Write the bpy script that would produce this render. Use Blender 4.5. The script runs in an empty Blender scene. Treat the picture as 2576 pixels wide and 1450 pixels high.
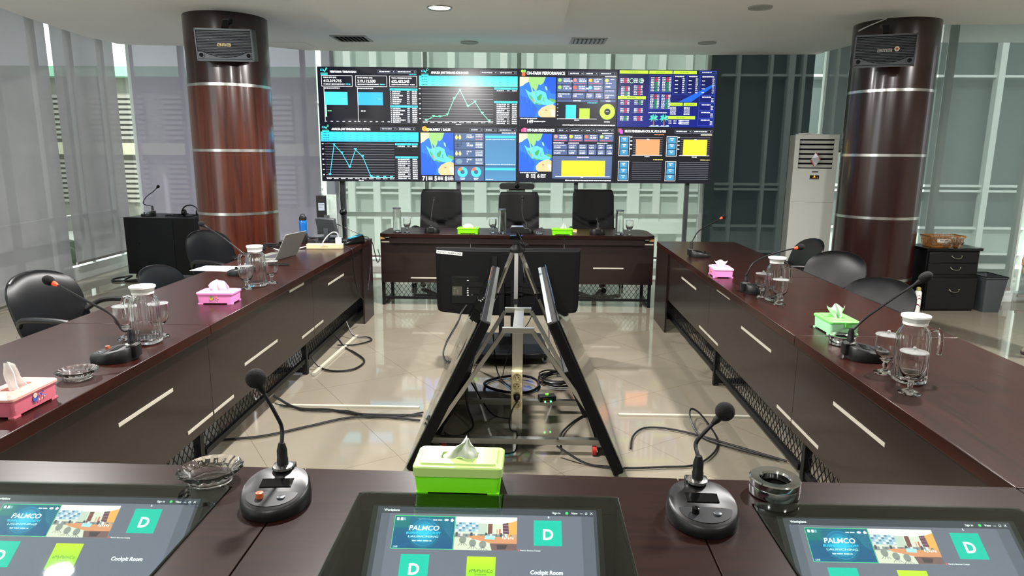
import bpy, bmesh, math, random
from mathutils import Vector, Matrix
random.seed(7)
PI = math.pi
SC = bpy.context.scene
COL = SC.collection

# ---------------------------------------------------------------- camera
cam_data = bpy.data.cameras.new('camera')
cam = bpy.data.objects.new('camera', cam_data)
COL.objects.link(cam)
cam_data.sensor_width = 36.0
cam_data.lens = 1700.0 / 2576 * 36.0
cam_data.clip_start = 0.02
cam_data.clip_end = 300


def cam_matrix():
    F = 1700.0
    fy = Vector(((1331.0 - 1288) / F, -(387.0 - 725) / F, -1.0)).normalized()
    up = Vector((0.012, 1.0, 0.0))
    up = (up - fy * up.dot(fy)).normalized()
    fx = fy.cross(up)
    m = Matrix((fx, fy, up)).to_4x4()
    m.translation = Vector((0, 0, 1.55))
    return m


cam.matrix_world = cam_matrix()
SC.camera = cam

# ---------------------------------------------------------------- world, sun, exposure
EXPO = 1.16
SC.view_settings.view_transform = 'Standard'
SC.view_settings.look = 'None'
SC.view_settings.exposure = EXPO
SC.view_settings.gamma = 1.0
SC.view_settings.use_curve_mapping = False
W = bpy.data.worlds.new('world')
SC.world = W
W.use_nodes = True
wn = W.node_tree
wn.nodes['Background'].inputs[0].default_value = (0.90, 0.96, 1.0, 1)
wn.nodes['Background'].inputs[1].default_value = 1.4
sun_d = bpy.data.lights.new('sun', 'SUN')
sun_d.energy = 1.7
sun_d.angle = 0.02
sun_d.color = (1.0, 0.96, 0.88)
sun = bpy.data.objects.new('sun', sun_d)
COL.objects.link(sun)
sun.rotation_euler = (math.radians(48), 0, math.radians(-22))
SCR = 0.88          # screen emission
LAMP = 1.0


# ---------------------------------------------------------------- helpers
def lin(c):
    return c / 12.92 if c <= 0.04045 else ((c + 0.055) / 1.055) ** 2.4


def C(h):
    h = h.lstrip('#')
    return tuple(lin(int(h[i:i + 2], 16) / 255) for i in (0, 2, 4)) + (1.0,)


def new_mat(name):
    m = bpy.data.materials.new(name)
    m.use_nodes = True
    nt = m.node_tree
    nt.nodes.clear()
    return m, nt, nt.nodes, nt.links


def mat(name, col, rough=0.5, metal=0.0, coat=0.0, trans=0.0, emit=0.0, ecol=None, noise=0.0, nscale=30, bump=0.0, alpha=1.0, ior=1.45, sss=0):
    """principled surface with a faint procedural variation"""
    m, nt, N, L = new_mat(name)
    out = N.new('ShaderNodeOutputMaterial')
    p = N.new('ShaderNodeBsdfPrincipled')
    L.new(p.outputs[0], out.inputs[0])
    c = C(col) if isinstance(col, str) else col
    p.inputs['Base Color'].default_value = c
    p.inputs['Roughness'].default_value = rough
    p.inputs['Metallic'].default_value = metal
    p.inputs['Coat Weight'].default_value = coat
    p.inputs['Coat Roughness'].default_value = 0.08
    p.inputs['Transmission Weight'].default_value = trans
    p.inputs['IOR'].default_value = ior
    p.inputs['Alpha'].default_value = alpha
    if emit:
        p.inputs['Emission Color'].default_value = C(ecol) if ecol else c
        p.inputs['Emission Strength'].default_value = emit
    if noise or bump:
        tc = N.new('ShaderNodeTexCoord')
        nz = N.new('ShaderNodeTexNoise')
        nz.inputs['Scale'].default_value = nscale
        nz.inputs['Detail'].default_value = 4
        L.new(tc.outputs['Object'], nz.inputs['Vector'])
        if noise:
            mx = N.new('ShaderNodeMix')
            mx.data_type = 'RGBA'
            a = tuple(x * (1 - noise) for x in c[:3]) + (1,)
            b = tuple(min(1, x * (1 + noise)) for x in c[:3]) + (1,)
            mx.inputs[6].default_value = a
            mx.inputs[7].default_value = b
            L.new(nz.outputs['Fac'], mx.inputs[0])
            L.new(mx.outputs[2], p.inputs['Base Color'])
        if bump:
            bp = N.new('ShaderNodeBump')
            bp.inputs['Strength'].default_value = bump
            bp.inputs['Distance'].default_value = 0.002
            L.new(nz.outputs['Fac'], bp.inputs['Height'])
            L.new(bp.outputs[0], p.inputs['Normal'])
    return m


def wood(name, c1, c2, stretch, rough=0.28, coat=0.35, nscale=1.0, spec=0.5):
    """laminated wood with a fine grain; stretch = scale per axis"""
    m, nt, N, L = new_mat(name)
    out = N.new('ShaderNodeOutputMaterial')
    p = N.new('ShaderNodeBsdfPrincipled')
    L.new(p.outputs[0], out.inputs[0])
    tc = N.new('ShaderNodeTexCoord')
    mp = N.new('ShaderNodeMapping')
    mp.inputs['Scale'].default_value = stretch
    L.new(tc.outputs['Object'], mp.inputs['Vector'])
    nz = N.new('ShaderNodeTexNoise')
    nz.inputs['Scale'].default_value = nscale
    nz.inputs['Detail'].default_value = 6
    nz.inputs['Roughness'].default_value = 0.65
    nz.inputs['Distortion'].default_value = 0.6
    L.new(mp.outputs[0], nz.inputs['Vector'])
    cr = N.new('ShaderNodeValToRGB')
    cr.color_ramp.elements[0].position = 0.3
    cr.color_ramp.elements[0].color = C(c1)
    cr.color_ramp.elements[1].position = 0.72
    cr.color_ramp.elements[1].color = C(c2)
    L.new(nz.outputs['Fac'], cr.inputs[0])
    L.new(cr.outputs[0], p.inputs['Base Color'])
    p.inputs['Roughness'].default_value = rough
    p.inputs['Coat Weight'].default_value = coat
    p.inputs['Coat Roughness'].default_value = 0.12
    p.inputs['Specular IOR Level'].default_value = spec
    return m


def glass_mat(name, tint=(1, 1, 1, 1), refl=0.09):
    """thin architectural glass: tinted see-through plus fresnel reflection"""
    m, nt, N, L = new_mat(name)
    out = N.new('ShaderNodeOutputMaterial')
    tr = N.new('ShaderNodeBsdfTransparent')
    tr.inputs[0].default_value = tint
    gl = N.new('ShaderNodeBsdfGlossy')
    gl.inputs['Roughness'].default_value = 0.015
    lw = N.new('ShaderNodeFresnel')
    # the same reflectance from both sides of the sheet
    gm = N.new('ShaderNodeNewGeometry')
    mr = N.new('ShaderNodeMapRange')
    mr.inputs['To Min'].default_value = 1.5
    mr.inputs['To Max'].default_value = 1 / 1.5
    L.new(gm.outputs['Backfacing'], mr.inputs['Value'])
    L.new(mr.outputs[0], lw.inputs[0])
    mx = N.new('ShaderNodeMixShader')
    L.new(lw.outputs[0], mx.inputs[0])
    L.new(tr.outputs[0], mx.inputs[1])
    L.new(gl.outputs[0], mx.inputs[2])
    L.new(mx.outputs[0], out.inputs[0])
    return m


def blind_mat(name, col, openness, tcol=None):
    """woven screen fabric: partly see-through, partly lit through"""
    m, nt, N, L = new_mat(name)
    out = N.new('ShaderNodeOutputMaterial')
    tr = N.new('ShaderNodeBsdfTransparent')
    di = N.new('ShaderNodeBsdfDiffuse')
    tl = N.new('ShaderNodeBsdfTranslucent')
    tr.inputs[0].default_value = C(tcol or 'ffffff')
    tc = N.new('ShaderNodeTexCoord')
    nz = N.new('ShaderNodeTexNoise')
    nz.inputs['Scale'].default_value = 3
    L.new(tc.outputs['Object'], nz.inputs['Vector'])
    mc = N.new('ShaderNodeMix')
    mc.data_type = 'RGBA'
    c = C(col)
    mc.inputs[6].default_value = tuple(x * 0.93 for x in c[:3]) + (1,)
    mc.inputs[7].default_value = tuple(min(1, x * 1.07) for x in c[:3]) + (1,)
    L.new(nz.outputs['Fac'], mc.inputs[0])
    L.new(mc.outputs[2], di.inputs[0])
    L.new(mc.outputs[2], tl.inputs[0])
    m1 = N.new('ShaderNodeMixShader')
    m1.inputs[0].default_value = 0.5
    L.new(di.outputs[0], m1.inputs[1])
    L.new(tl.outputs[0], m1.inputs[2])
    m2 = N.new('ShaderNodeMixShader')
    m2.inputs[0].default_value = openness
    L.new(m1.outputs[0], m2.inputs[1])
    L.new(tr.outputs[0], m2.inputs[2])
    L.new(m2.outputs[0], out.inputs[0])
    return m


def floor_mat():
    m, nt, N, L = new_mat('polished_floor_tile')
    out = N.new('ShaderNodeOutputMaterial')
    p = N.new('ShaderNodeBsdfPrincipled')
    L.new(p.outputs[0], out.inputs[0])
    tc = N.new('ShaderNodeTexCoord')
    S = 0.607
    masks = []
    for ax, off in (((0.829, 0.559, 0), 1.277), ((-0.559, 0.829, 0), 2.476)):
        dt = N.new('ShaderNodeVectorMath')
        dt.operation = 'DOT_PRODUCT'
        dt.inputs[1].default_value = ax
        L.new(tc.outputs['Object'], dt.inputs[0])
        a = N.new('ShaderNodeMath')
        a.operation = 'SUBTRACT'
        a.inputs[1].default_value = off - S * 20 - S / 2
        L.new(dt.outputs['Value'], a.inputs[0])
        b = N.new('ShaderNodeMath')
        b.operation = 'MODULO'
        b.inputs[1].default_value = S
        L.new(a.outputs[0], b.inputs[0])
        c = N.new('ShaderNodeMath')
        c.operation = 'SUBTRACT'
        c.inputs[1].default_value = S / 2
        L.new(b.outputs[0], c.inputs[0])
        d = N.new('ShaderNodeMath')
        d.operation = 'ABSOLUTE'
        L.new(c.outputs[0], d.inputs[0])
        e = N.new('ShaderNodeMath')
        e.operation = 'LESS_THAN'
        e.inputs[1].default_value = 0.0014
        L.new(d.outputs[0], e.inputs[0])
        masks.append(e)
    mx = N.new('ShaderNodeMath')
    mx.operation = 'MAXIMUM'
    L.new(masks[0].outputs[0], mx.inputs[0])
    L.new(masks[1].outputs[0], mx.inputs[1])
    nz = N.new('ShaderNodeTexNoise')
    nz.inputs['Scale'].default_value = 2.2
    nz.inputs['Detail'].default_value = 5
    L.new(tc.outputs['Object'], nz.inputs['Vector'])
    base = N.new('ShaderNodeMix')
    base.data_type = 'RGBA'
    base.inputs[6].default_value = C('766e60')
    base.inputs[7].default_value = C('827c6e')
    L.new(nz.outputs['Fac'], base.inputs[0])
    j = N.new('ShaderNodeMix')
    j.data_type = 'RGBA'
    j.inputs[7].default_value = C('5d5747')
    L.new(mx.outputs[0], j.inputs[0])
    L.new(base.outputs[2], j.inputs[6])
    L.new(j.outputs[2], p.inputs['Base Color'])
    p.inputs['Roughness'].default_value = 0.05
    p.inputs['IOR'].default_value = 1.55
    return m


def screen_mat(name, strength):
    m, nt, N, L = new_mat(name)
    out = N.new('ShaderNodeOutputMaterial')
    at = N.new('ShaderNodeVertexColor')
    at.layer_name = 'Col'
    p = N.new('ShaderNodeBsdfPrincipled')
    p.inputs['Base Color'].default_value = (0.004, 0.004, 0.005, 1)
    p.inputs['Roughness'].default_value = 0.25
    p.inputs['Emission Strength'].default_value = strength
    L.new(at.outputs[0], p.inputs['Emission Color'])
    L.new(p.outputs[0], out.inputs[0])
    return m


def rrect(w, h, r, n=5, cx=0, cy=0):
    pts = []
    for (sx, sy, a0) in ((1, 1, 0), (-1, 1, 90), (-1, -1, 180), (1, -1, 270)):
        for k in range(n + 1):
            a = math.radians(a0 + 90 * k / n)
            pts.append((cx + sx * (w / 2 - r) + r * math.cos(a), cy + sy * (h / 2 - r) + r * math.sin(a)))
    return pts


def circ(r, n=32, cx=0, cy=0, ry=None):
    return [(cx + r * math.cos(2 * PI * k / n), cy + (ry or r) * math.sin(2 * PI * k / n)) for k in range(n)]


class MB:
    """collects shapes into ONE mesh"""

    def __init__(s):
        s.bm = bmesh.new()

    def box(s, x0, x1, y0, y1, z0, z1):
        v = [s.bm.verts.new(p) for p in ((x0, y0, z0), (x1, y0, z0), (x1, y1, z0), (x0, y1, z0), (x0, y0, z1), (x1, y0, z1), (x1, y1, z1), (x0, y1, z1))]
        for f in ((0, 3, 2, 1), (4, 5, 6, 7), (0, 1, 5, 4), (1, 2, 6, 5), (2, 3, 7, 6), (3, 0, 4, 7)):
            s.bm.faces.new([v[i] for i in f])
        return s

    def bar(s, p0, p1, w, h=None, up=(0, 0, 1)):
        """box bar from p0 to p1, w across, h along up"""
        h = h or w
        p0, p1 = Vector(p0), Vector(p1)
        d = (p1 - p0).normalized()
        u = Vector(up)
        if abs(d.dot(u)) > 0.98:
            u = Vector((0, 1, 0))
        x = d.cross(u).normalized()
        y = x.cross(d).normalized()
        v = []
        for p in (p0, p1):
            for sx, sy in ((-1, -1), (1, -1), (1, 1), (-1, 1)):
                v.append(s.bm.verts.new(p + x * sx * w / 2 + y * sy * h / 2))
        for f in ((3, 2, 1, 0), (4, 5, 6, 7), (0, 1, 5, 4), (1, 2, 6, 5), (2, 3, 7, 6), (3, 0, 4, 7)):
            s.bm.faces.new([v[i] for i in f])
        return s

    def tube(s, pts, r, n=8, closed=False):
        pts = [Vector(p) for p in pts]
        m = len(pts)
        rs = r if isinstance(r, (list, tuple)) else [r] * m
        rings = []
        prev = None
        for i in range(m):
            if closed:
                t = (pts[(i + 1) % m] - pts[i - 1]).normalized()
            else:
                t = (pts[min(i + 1, m - 1)] - pts[max(i - 1, 0)]).normalized()
            if prev is None:
                a = Vector((0, 0, 1)) if abs(t.z) < 0.9 else Vector((1, 0, 0))
                x = t.cross(a).normalized()
            else:
                x = (prev - t * prev.dot(t)).normalized()
            prev = x
            y = t.cross(x)
            rings.append([s.bm.verts.new(pts[i] + (x * math.cos(2 * PI * k / n) + y * math.sin(2 * PI * k / n)) * rs[i]) for k in range(n)])
        for i in range(m if closed else m - 1):
            a, b = rings[i], rings[(i + 1) % m]
            for k in range(n):
                s.bm.faces.new((a[k], a[(k + 1) % n], b[(k + 1) % n], b[k]))
        if not closed:
            s.bm.faces.new(rings[0][::-1])
            s.bm.faces.new(rings[-1])
        return s

    def loft(s, rings, cap0=True, cap1=True, closed=False):
        """rings: lists of equal length of 3-D points"""
        R = [[s.bm.verts.new(p) for p in r] for r in rings]
        n = len(R[0])
        m = len(R)
        for i in range(m if closed else m - 1):
            a, b = R[i], R[(i + 1) % m]
            for k in range(n):
                s.bm.faces.new((a[k], a[(k + 1) % n], b[(k + 1) % n], b[k]))
        if not closed:
            if cap0:
                s.bm.faces.new(R[0][::-1])
            if cap1:
                s.bm.faces.new(R[-1])
        return s

    def lathe(s, prof, n=32, c=(0, 0, 0), f=None, closed=False, cap0=True, cap1=True):
        """prof (r, z) around z; f(angle, r, z) -> r"""
        rings = []
        for r, z in prof:
            ring = []
            for k in range(n):
                a = 2 * PI * k / n
                rr = f(a, r, z) if f else r
                rr = max(rr, 0.0004)
                ring.append((c[0] + rr * math.cos(a), c[1] + rr * math.sin(a), c[2] + z))
            rings.append(ring)
        return s.loft(rings, cap0, cap1, closed)

    def prism(s, poly, z0, z1):
        return s.loft([[(x, y, z0) for x, y in poly], [(x, y, z1) for x, y in poly]])

    def ext(s, poly3, vec):
        v = Vector(vec)
        return s.loft([[Vector(p) for p in poly3], [Vector(p) + v for p in poly3]])

    def ring(s, outer, inner, z0, z1):
        """flat frame between two loops of equal length"""
        O0 = [(x, y, z0) for x, y in outer]
        O1 = [(x, y, z1) for x, y in outer]
        I1 = [(x, y, z1) for x, y in inner]
        I0 = [(x, y, z0) for x, y in inner]
        return s.loft([O0, O1, I1, I0], closed=True)

    def ball(s, c, r, n=20, sx=1, sy=1, sz=1):
        pr = []
        for k in range(n // 2 + 1):
            a = -PI / 2 + PI * k / (n // 2)
            pr.append((r * math.cos(a), r * math.sin(a) * sz))
        return s.loft([[(c[0] + max(rr, 1e-4) * sx * math.cos(2 * PI * j / n), c[1] + max(rr, 1e-4) * sy * math.sin(2 * PI * j / n), c[2] + zz) for j in range(n)] for rr, zz in pr])

    def poly(s, pts):
        s.bm.faces.new([s.bm.verts.new(p) for p in pts])
        return s

    def xf(s, mtx):
        bmesh.ops.transform(s.bm, matrix=mtx, verts=s.bm.verts)
        return s

    def build(s, name, m, parent=None, bevel=0, seg=2, angle=35, fix=True, loc=None, rot=None, sub=0):
        if fix:
            bmesh.ops.recalc_face_normals(s.bm, faces=s.bm.faces)
        me = bpy.data.meshes.new(name)
        s.bm.to_mesh(me)
        s.bm.free()
        me.shade_smooth()
        me.set_sharp_from_angle(angle=math.radians(angle))
        if m:
            me.materials.append(m)
        o = bpy.data.objects.new(name, me)
        COL.objects.link(o)
        if parent:
            o.parent = parent
        if loc:
            o.location = loc
        if rot:
            o.rotation_euler = rot
        if sub:
            sb = o.modifiers.new('sub', 'SUBSURF')
            sb.levels = sub
            sb.render_levels = sub
        if bevel:
            b = o.modifiers.new('bevel', 'BEVEL')
            b.width = bevel
            b.segments = seg
            b.limit_method = 'ANGLE'
            b.angle_limit = math.radians(40)
        return o


def thing(name, label, cat, loc=(0, 0, 0), rz=0, group=None):
    o = bpy.data.objects.new(name, None)
    COL.objects.link(o)
    o.empty_display_size = 0.05
    o.location = loc
    o.rotation_euler = (0, 0, rz)
    return tag(o, label, cat, group)


def tag(o, label, cat, group=None):
    o['label'] = label
    o['category'] = cat
    if group:
        o['group'] = group
    return o


def struct(o, label=None):
    o['kind'] = 'structure'
    if label:
        o['label'] = label
    return o


def kids(o):
    return [c for c in bpy.data.objects if c.parent == o]


def copy_tree(o, parent=None):
    c = o.copy()
    COL.objects.link(c)
    c.parent = parent
    for ch in kids(o):
        copy_tree(ch, c)
    return c


def place(o, label, loc, rz=0, first=False, group=None):
    """a copy of a thing with its parts (or the thing itself the first time)"""
    r = o if first else copy_tree(o)
    r.location = loc
    r.rotation_euler = (0, 0, rz)
    r['label'] = label
    if group:
        r['group'] = group
    return r


def spline(pts, n=8):
    """catmull-rom through pts"""
    P = [Vector(p) for p in pts]
    P = [P[0] * 2 - P[1]] + P + [P[-1] * 2 - P[-2]]
    out = []
    for i in range(1, len(P) - 2):
        for k in range(n):
            t = k / n
            a, b, c, d = P[i - 1], P[i], P[i + 1], P[i + 2]
            out.append(0.5 * ((2 * b) + (c - a) * t + (2 * a - 5 * b + 4 * c - d) * t * t + (3 * b - a - 3 * c + d) * t ** 3))
    out.append(P[-2])
    return out


# ---------------------------------------------------------------- painting screens with flat coloured shapes
_tcache = {}


def text_tris(txt, bold=0.0):
    key = (txt, bold)
    if key in _tcache:
        return _tcache[key]
    cu = bpy.data.curves.new('txt', 'FONT')
    cu.body = txt
    cu.size = 1.0
    cu.resolution_u = 3
    cu.offset = bold
    ob = bpy.data.objects.new('txt', cu)
    me = bpy.data.meshes.new_from_object(ob)
    V = [tuple(v.co)[:2] for v in me.vertices]
    Fs = [tuple(p.vertices) for p in me.polygons]
    xs = [v[0] for v in V] or [0]
    ys = [v[1] for v in V] or [0]
    box = (min(xs), max(xs), min(ys), max(ys))
    bpy.data.objects.remove(ob)
    bpy.data.curves.remove(cu)
    bpy.data.meshes.remove(me)
    _tcache[key] = (V, Fs, box)
    return _tcache[key]


class Paint:
    """draws in u right, v down (0..1 of width / height); every shape a bit nearer than the last layer"""

    def __init__(s, w, h, step=0.0004):
        s.w, s.h, s.step = w, h, step
        s.v, s.f, s.c = [], [], []

    def pt(s, u, v, l):
        return (u * s.w, -l * s.step, (1 - v) * s.h)

    def poly(s, pts, col, l=2, cols=None):
        b = len(s.v)
        s.v += [s.pt(u, v, l) for u, v in pts]
        s.f.append(tuple(range(b, b + len(pts))))
        s.c.append([C(c) for c in cols] if cols else [C(col)] * len(pts))

    def rect(s, u0, v0, u1, v1, col, l=2, bottom=None):
        s.poly([(u0, v0), (u1, v0), (u1, v1), (u0, v1)], col, l, [col, col, bottom, bottom] if bottom else None)

    def frame(s, u0, v0, u1, v1, col, l=3, t=0.004):
        a = s.h / s.w * 0 + t
        tv = t * s.w / s.h
        s.rect(u0, v0, u1, v0 + tv, col, l)
        s.rect(u0, v1 - tv, u1, v1, col, l)
        s.rect(u0, v0, u0 + a, v1, col, l)
        s.rect(u1 - a, v0, u1, v1, col, l)

    def line(s, pts, col, l=4, t=0.004):
        for (a, b) in zip(pts, pts[1:]):
            dx, dy = (b[0] - a[0]) * s.w, (b[1] - a[1]) * s.h
            d = math.hypot(dx, dy) or 1
            nx, ny = -dy / d * t / 2, dx / d * t / 2 * s.w / s.h
            s.poly([(a[0] + nx, a[1] + ny), (b[0] + nx, b[1] + ny), (b[0] - nx, b[1] - ny), (a[0] - nx, a[1] - ny)], col, l)

    def ell(s, u, v, r, col, l=3, r2=0, n=24, a0=0, a1=360, ry=None):
        k = s.w / s.h
        ry = ry if ry else r * k
        q = ry / r
        for i in range(n):
            a = math.radians(a0 + (a1 - a0) * i / n)
            b = math.radians(a0 + (a1 - a0) * (i + 1) / n)
            if r2:
                s.poly([(u + r * math.cos(a), v + r * q * math.sin(a)), (u + r * math.cos(b), v + r * q * math.sin(b)), (u + r2 * math.cos(b), v + r2 * q * math.sin(b)), (u + r2 * math.cos(a), v + r2 * q * math.sin(a))], col, l)
            else:
                s.poly([(u, v), (u + r * math.cos(a), v + r * q * math.sin(a)), (u + r * math.cos(b), v + r * q * math.sin(b))], col, l)

    def text(s, txt, u0, v0, v1, col='ffffff', l=5, bold=0.02, u1=None, align='l', slant=0.0):
        """text with cap height from v0 to v1 starting at u0; u1 fits the width"""
        V, Fs, bx = text_tris(txt, bold)
        cap = 0.72
        sc = (v1 - v0) / cap
        k = s.h / s.w
        su = sc * k
        if u1 is not None:
            su = (u1 - u0) / (bx[1] - bx[0])
        wd = (bx[1] - bx[0]) * su
        ox = u0 - (wd / 2 if align == 'c' else wd if align == 'r' else 0)
        b = len(s.v)
        s.v += [s.pt(ox + (x - bx[0]) * su + slant * y * su, v1 - y * sc, l) for x, y in V]
        for f in Fs:
            s.f.append(tuple(b + i for i in f))
            s.c.append([C(col)] * len(f))

    def words(s, u0, v0, u1, h, col='d8dde6', l=5, seed=0, gap=0.004):
        """one line of writing too small to read"""
        rd = random.Random(seed * 31 + int(u0 * 999) + int(v0 * 777))
        u = u0
        while u < u1 - 0.002:
            w = min(rd.uniform(0.008, 0.028), u1 - u)
            s.rect(u, v0 + h * rd.uniform(0, 0.15), u + w, v0 + h * rd.uniform(0.8, 1), col, l)
            u += w + gap

    def build(s, name, m, parent=None, loc=None, rot=None):
        me = bpy.data.meshes.new(name)
        me.from_pydata(s.v, [], s.f)
        ca = me.color_attributes.new('Col', 'FLOAT_COLOR', 'CORNER')
        flat = []
        for cs in s.c:
            for c in cs:
                flat += list(c)
        ca.data.foreach_set('color', flat)
        me.materials.append(m)
        o = bpy.data.objects.new(name, me)
        COL.objects.link(o)
        o.parent = parent
        if loc:
            o.location = loc
        if rot:
            o.rotation_euler = rot
        return o

# ---------------------------------------------------------------- materials
M_ceil = mat('ceiling_paint', 'f6f5f2', 0.8, noise=0.02, nscale=2)
M_wall = mat('wall_paint', 'a9aaa4', 0.75, noise=0.03, nscale=3)
M_floor = floor_mat()
M_top = wood('table_top_laminate', '180705', '31130c', (60, 3, 60), 0.28, 0.08, spec=.3)
M_topx = wood('table_top_laminate_cross', '140706', '24100c', (3, 60, 60), 0.34, 0.0, spec=.18)
M_pan = wood('table_panel_laminate', '120706', '1f0f0b', (60, 3, 60), 0.38, 0.25)
M_panx = wood('table_panel_laminate_cross', '120706', '1f0f0b', (3, 60, 60), 0.38, 0.25)
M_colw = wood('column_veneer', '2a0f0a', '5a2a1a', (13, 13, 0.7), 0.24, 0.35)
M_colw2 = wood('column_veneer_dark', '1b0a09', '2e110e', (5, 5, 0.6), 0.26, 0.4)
M_steel = mat('brushed_steel', 'd0d0cc', 0.25, 1.0, noise=0.04)
M_alu = mat('aluminium', 'b9bab5', 0.32, 1.0, noise=0.05)
M_alup = mat('aluminium_strip', 'c9c3b4', 0.45, 0.4, noise=0.03)
M_white = mat('white_frame_paint', 'dfe6e2', 0.45, noise=0.02)
M_black = mat('black_plastic', '0b0b0d', 0.42, noise=0.15)
M_shellb = mat('display_shell', '060607', .65, noise=.1)
M_shellb.node_tree.nodes['Principled BSDF'].inputs['Specular IOR Level'].default_value = 0.2
M_blackg = mat('glossy_black', '050506', 0.12, noise=0.1)
M_blackm = mat('matte_black_metal', '0c0c0e', 0.5, 0.3, noise=0.15)
M_foam = mat('microphone_foam', '060607', 0.95, noise=0.3, nscale=400, bump=0.8)
M_leather = mat('black_leather', '040508', 0.33, noise=0.2, nscale=60)
M_leather.node_tree.nodes['Principled BSDF'].inputs['Specular IOR Level'].default_value = 0.36
M_leather2 = mat('dull_black_leather', '040405', 0.48, noise=0.2, nscale=60)
M_leather2.node_tree.nodes['Principled BSDF'].inputs['Specular IOR Level'].default_value = 0.15
M_glass = mat('clear_glass', 'ffffff', 0.0, trans=1.0, ior=1.46)
M_water = mat('water', 'ffffff', 0.0, trans=1.0, ior=1.33)
M_pane = glass_mat('window_pane', (0.90, 0.95, 0.93, 1))
M_cover = glass_mat('cover_glass', (0.80, 0.88, 0.84, 1))
M_cream = mat('cream_plastic', 'cfc49c', 0.4, noise=0.03)
M_whitep = mat('white_plastic', 'e8e8e2', 0.35, noise=0.02)
M_paper = mat('paper', 'f0f0ee', 0.8, noise=0.02)
M_tissue = mat('tissue_paper', 'dcdedb', 0.9, noise=0.03, nscale=20)
M_green = mat('lime_green_plastic', '70d416', 0.3, noise=0.03)
M_greenl = mat('pale_green_lid', '9ebc6a', 0.25, noise=0.02)
M_mint = mat('mint_plastic', '9fdcab', 0.35, noise=0.02)
M_mintl = mat('leaf_green_lid', '6ed860', 0.3, noise=0.02)
M_pink = mat('pink_plastic', 'ee8ac6', 0.25, noise=0.03)
M_pinkl = mat('pale_pink_lid', 'f3aecb', 0.25, noise=0.02)
M_rose = mat('rose_plastic', 'c46676', 0.2, noise=0.04)
M_rosel = mat('rose_lid', 'd0988f', 0.2, noise=0.03)
M_red = mat('red_ring', 'ff4a28', 0.4, emit=0.25, noise=0.02)
M_blueb = mat('blue_bottle_plastic', '1c6fc4', 0.12, trans=0.35, noise=0.03)
M_grill = mat('speaker_grille', '14171a', 0.5, 0.5, noise=0.1)
M_silver = mat('silver_plastic', '565a5e', 0.35, 0.6, noise=0.05)
M_gold = mat('gold_badge', 'cdb878', 0.3, 0.7, noise=0.03)
M_screen = screen_mat('lit_screen', SCR)
M_screen2 = screen_mat('lit_table_screen', 1.0)
M_mark = screen_mat('printed_marks', 0.0)


def print_mat():
    m, nt, N, L = new_mat('printed_colour')
    out = N.new('ShaderNodeOutputMaterial')
    at = N.new('ShaderNodeVertexColor')
    at.layer_name = 'Col'
    p = N.new('ShaderNodeBsdfPrincipled')
    p.inputs['Roughness'].default_value = 0.5
    L.new(at.outputs[0], p.inputs['Base Color'])
    L.new(p.outputs[0], out.inputs[0])
    return m


M_print = print_mat()
B_left = blind_mat('blind_fabric_left', '8a878a', 0.04)
B_backl = blind_mat('blind_fabric_back_left', '9a92a2', 0.08)
B_mid = blind_mat('blind_fabric_middle', '939d91', 0.34)
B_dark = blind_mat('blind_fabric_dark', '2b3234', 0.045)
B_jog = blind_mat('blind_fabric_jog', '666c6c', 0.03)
B_right = blind_mat('blind_fabric_right', '7d8a85', 0.24)

# ---------------------------------------------------------------- floor, ceiling, walls
ZC = 2.82
f = MB().box(-5.6, 7.4, -3.2, 9.6, -0.12, 0).build('floor', M_floor)
struct(f)
edge = [(-4.6, -3.2), (-4.6, 4.0), (-4.84, 6.43), (-4.92, 6.83), (-4.967, 7.2), (-5.05, 7.86), (-5.006, 8.474), (-4.93, 8.53), (-4.83, 8.561), (-4.32, 8.62), (-3.206, 8.677), (-2.895, 8.93), (-2.608, 8.985),
        (-1.448, 9.05), (-0.174, 9.09), (1.366, 9.19), (2.313, 9.2), (3.679, 9.13), (3.667, 8.923), (3.752, 8.416), (4.042, 7.094), (4.806, 7.08), (7.3, 7.05), (7.3, -3.2)]
struct(MB().prism(edge, ZC, 3.06).build('ceiling', M_ceil, angle=20))
struct(MB().box(-5.6, 7.4, -3.2, 9.7, 3.06, 3.2).build('ceiling_recess', M_ceil)).name = 'ceiling_upper'
struct(MB().prism([(-1.8, -2.4), (0.32, -2.4), (0.30, 7.05), (-1.84, 7.03)], 2.725, ZC).build('trim_1', M_ceil)).name = 'trim_1'
# access hatch and rear/side walls
hb = MB()
hb.box(-3.05, -2.66, 8.30, 8.70, ZC - 0.006, ZC - 0.001)
o = hb.build('access_hatch', M_ceil)
tag(o, 'flat ceiling access hatch beside the round column nearer the rack', 'hatch')
struct(MB().box(-5.6, 7.4, -3.4, -3.2, 0, 3.06).build('wall_rear', M_wall))
struct(MB().box(7.3, 7.5, -3.2, 7.2, 0, 3.06).build('wall_right', M_wall))


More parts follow.
